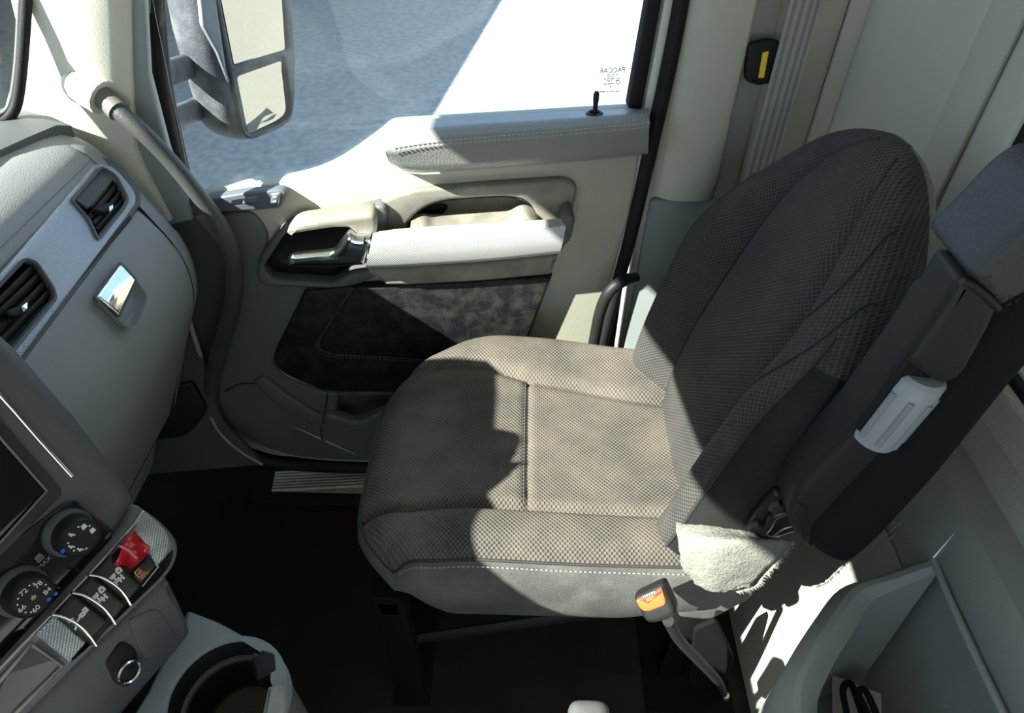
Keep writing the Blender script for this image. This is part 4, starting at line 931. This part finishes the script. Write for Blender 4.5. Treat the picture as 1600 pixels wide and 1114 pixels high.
# frayed fibres along its edge
vs_ = []; fs = []
edge = cr([atY(x, y, Y) for x, y, Y in ((1238, 846, .470), (1222, 868, .468), (1205, 886, .466), (1190, 902, .465), (1178, 916, .466), (1150, 924, .464))], 12)
for i, p in enumerate(edge):
    for j in range(3):
        d = V((random.uniform(.2, 1), random.uniform(-.6, .2), random.uniform(-.8, .4))).normalized()*random.uniform(.004, .010); b = V((.0008, 0, .0008)); k = len(vs_)
        vs_ += [p-b, p+b, p+d]; fs.append((k, k+1, k+2))
fo2 = mesh('frayed_fibres', vs_, fs, FELT, se, False); fo2['kind'] = 'stuff'
# leather tail below the flap
plate('skirt_tail', Plane((0, .478, 0), (0, -1, .1)), [(1058, 885, 6), (1085, 905, 10), (1180, 905, 8), (1176, 935, 10), (1110, 970, 14), (1060, 965, 6)], LEATHER, se, 0, .012, .005, 6)
# recliner bracket with bolts
RP = Plane((0, .487, 0), (0, -1, 0))
plate('recliner_bracket', RP, [(1165, 830, 6), (1180, 805, 8), (1212, 770, 8), (1240, 775, 6), (1248, 830, 6), (1210, 842, 6)], mat('bracket_black', (.03, .028, .027), .3, .3), se, 0, .012, .004, 6)
tube('bracket_rib', [RP.hit(x, y, .004) for x, y in ((1242, 798), (1222, 800), (1208, 806), (1200, 820), (1190, 832))], .006, mat('bracket_black', (.03, .028, .027), .3, .3), se, 8, 5)
for x, y in ((1212, 788), (1180, 820)):
    lathe('bolt', RP.hit(x, y, 0), (0, -1, 0), [(.0105, 0), (.0105, .005), (.0085, .008), (0, .0085)], mat('bolt_dark', (.06, .058, .056), .4, .6), se, 6)
tube('recliner_wire', [RP.hit(x, y, .01) for x, y in ((1208, 838), (1222, 828), (1236, 823), (1250, 822))], .0012, STEEL, se, 6, 4)
# ---- folded-up armrest
ARP = Plane((0, .458, 0), (0, -1, 0))
ARF = ARP
def arm(name, px, m, w, t, bev, r=8, holes=(), par=se, res=3): return plate(name, ARP, px, m, par, w, t, bev, r, holes, res=res)
pad = arm('armrest_pad', [(1270, 872, 34), (1258, 838, 34), (1300, 795, 30), (1400, 690, 0), (1500, 575, 30), (1550, 490, 40), (1640, 390, 40), (1700, 320, 50), (1770, 350, 50), (1740, 450, 50), (1600, 600, 0), (1480, 745, 0), (1370, 862, 40), (1322, 895, 40)], ARMF, .014, .075, .024, 8, res=5)
core = arm('armrest_core', [(1229, 806, 16), (1240, 770, 20), (1340, 668, 0), (1424, 560, 0), (1470, 490, 16), (1560, 500, 20), (1500, 600, 0), (1390, 730, 0), (1310, 820, 20), (1266, 866, 20), (1243, 842, 20)], ARMP, .004, .060, .012, 8, res=4)
plate('pivot_cap', ARP, [(1238, 806, 8), (1246, 786, 8), (1266, 796, 6), (1256, 828, 8), (1258, 848, 6), (1248, 836, 8)], ARMP, core, .006, .01, .002)
plate('knob_well', ARP, [(1338, 672, 4), (1422, 564, 4), (1474, 604, 4), (1396, 708, 4)], RUBBER, core, .0050, .006, .002)
sl_ = arm('armrest_sleeve', [(1414, 566, 10), (1462, 500, 20), (1502, 438, 12), (1530, 440, 16), (1566, 478, 16), (1552, 510, 16), (1506, 592, 16), (1470, 606, 14)], ARMP, .020, .050, .009, 8, res=4)
tube('sleeve_rim', [ARP.hit(x, y, .020) for x, y in ((1503, 440), (1518, 446), (1540, 462), (1560, 482))], .0032, ARMP, sl_, 8, 5)
top_ = arm('armrest_top_pad', [(1514, 436, 16), (1560, 396, 20), (1640, 320, 30), (1700, 290, 30), (1770, 350, 30), (1700, 430, 30), (1600, 466, 20), (1562, 488, 14), (1540, 462, 10)], PADL, .020, .085, .012, 8, res=4)
stitches('pad_stitching', cr([ARP.hit(x, y, .0205) for x, y in ((1572, 478), (1600, 464), (1640, 440), (1690, 410))], 8), SEAM, top_, .004, .003, .0008)
# fluted grey tilt knob lying in the armrest
ka = ARP.hit(1443, 582, -.002); kb_ = ARP.hit(1364, 681, -.002); L_ = (kb_-ka).length
kn = lathe('tilt_knob', ka, kb_-ka, [(.0, 0), (.020, 0), (.0235, .004), (.0235, L_*.12), (.0240, L_*.14), (.0240, L_*.95), (.0225, L_), (0, L_)], KNOBG, core, 64)
axd = (kb_-ka).normalized(); sidev = axd.cross(V((0, -1, 0)))
for an in (-62, -20, 22, 64):
    q = V((0, -1, 0))*math.cos(math.radians(an))+sidev*math.sin(math.radians(an))
    tube('flute', [ka+axd*L_*.22+q*.0238, ka+axd*L_*.90+q*.0238], .0032, mat('flute_grey', (.27, .285, .31), .45), kn, 8, 1)
# ---- seat frame
fr = RUBBER
FRAMEB = mat('frame_black', (.007, .007, .007), .85, spec=.05)
def leg(name, x0, y0, x1, y1, z0, z1, m=FRAMEB): return box(name, (x0, y0, z0), (x1, y1, z1), m, se, .003)
leg('frame_post', -.236, .51, -.186, .545, .004, .40)
leg('frame_post', -.236, .90, -.186, .935, .004, .40)
leg('frame_post', .28, .56, .33, .59, .004, .42)
leg('frame_post', .28, .90, .33, .935, .004, .42)
for y in (.54, .92):
    tube('frame_strut', [(-.19, y, .19), (.29, y, .365)], .014, BLACK, se, 8, 1, flat=.5)
leg('foot_plate', -.245, .49, -.175, .95, 0, .006)
leg('foot_plate', .25, .49, .42, .95, 0, .006)
leg('cross_rail', -.23, .51, -.195, .935, .34, .38)
leg('cross_rail', .28, .53, .33, .935, .36, .40)
plate('side_bracket', Plane((0, .53, 0), (0, -1, 0)), [(1085, 985, 6), (1120, 970, 8), (1148, 1030, 8), (1128, 1078, 6), (1080, 1082, 4), (1076, 1060, 3)], FRAMEB, se, 0, .01, .003)
lathe('floor_bolt', (.405, .522, .006), (0, 0, 1), [(.010, 0), (.010, .008), (.008, .011), (0, .011)], STEEL, se, 6)

# ================================================================== SEAT BELT BUCKLE
bu = thing('belt_buckle', 'black seat belt buckle with orange release button beside the cushion', 'buckle', (.40, .52, .0))
BUP = Plane(atY(1022, 942, .435), (-.35, -.75, .56), (.25, .1, 1))
bo_ = plate('buckle_body', BUP, [(988, 934, 6), (1036, 911, 8), (1058, 958, 12), (1050, 968, 10), (1018, 978, 12), (1006, 972, 8)], BLACK, bu, .010, .030, .009, 6, res=4)
plate('release_button', BUP, [(993, 938, 3), (1034, 920, 3), (1042, 945, 8), (1010, 957, 8), (1000, 952, 5)], ORANGE, bu, .0118, .005, .002, 4)
plate('button_lip', BUP, [(996, 937, 2), (1006, 933, 1), (1010, 939, 2), (1022, 934, 2), (1022, 926, 1), (1033, 921, 2), (1034, 927, 2), (1012, 943, 3)], mat('button_red', (.55, .03, .02), .4), bu, .0124, .003, .001, 2)
plate('latch_slot', BUP, [(1003, 932, 1), (1024, 923, 1), (1026, 928, 1), (1006, 938, 1)], STEEL, bu, .0130, .003, .001, 2)
for i in range(5): strokes('slot_tooth', [[(1007+3.4*i, 935-1.6*i), (1006+3.4*i, 932-1.6*i)]], BUP, BLACK, bu, .0133, .0005)
tube('stalk', [atY(1044, 970, .45), atY(1062, 1000, .46), atY(1092, 1032, .48), atY(1120, 1062, .505), atZ(1130, 1082, .02)], .0085, RUBBER, bu, 10, 6)
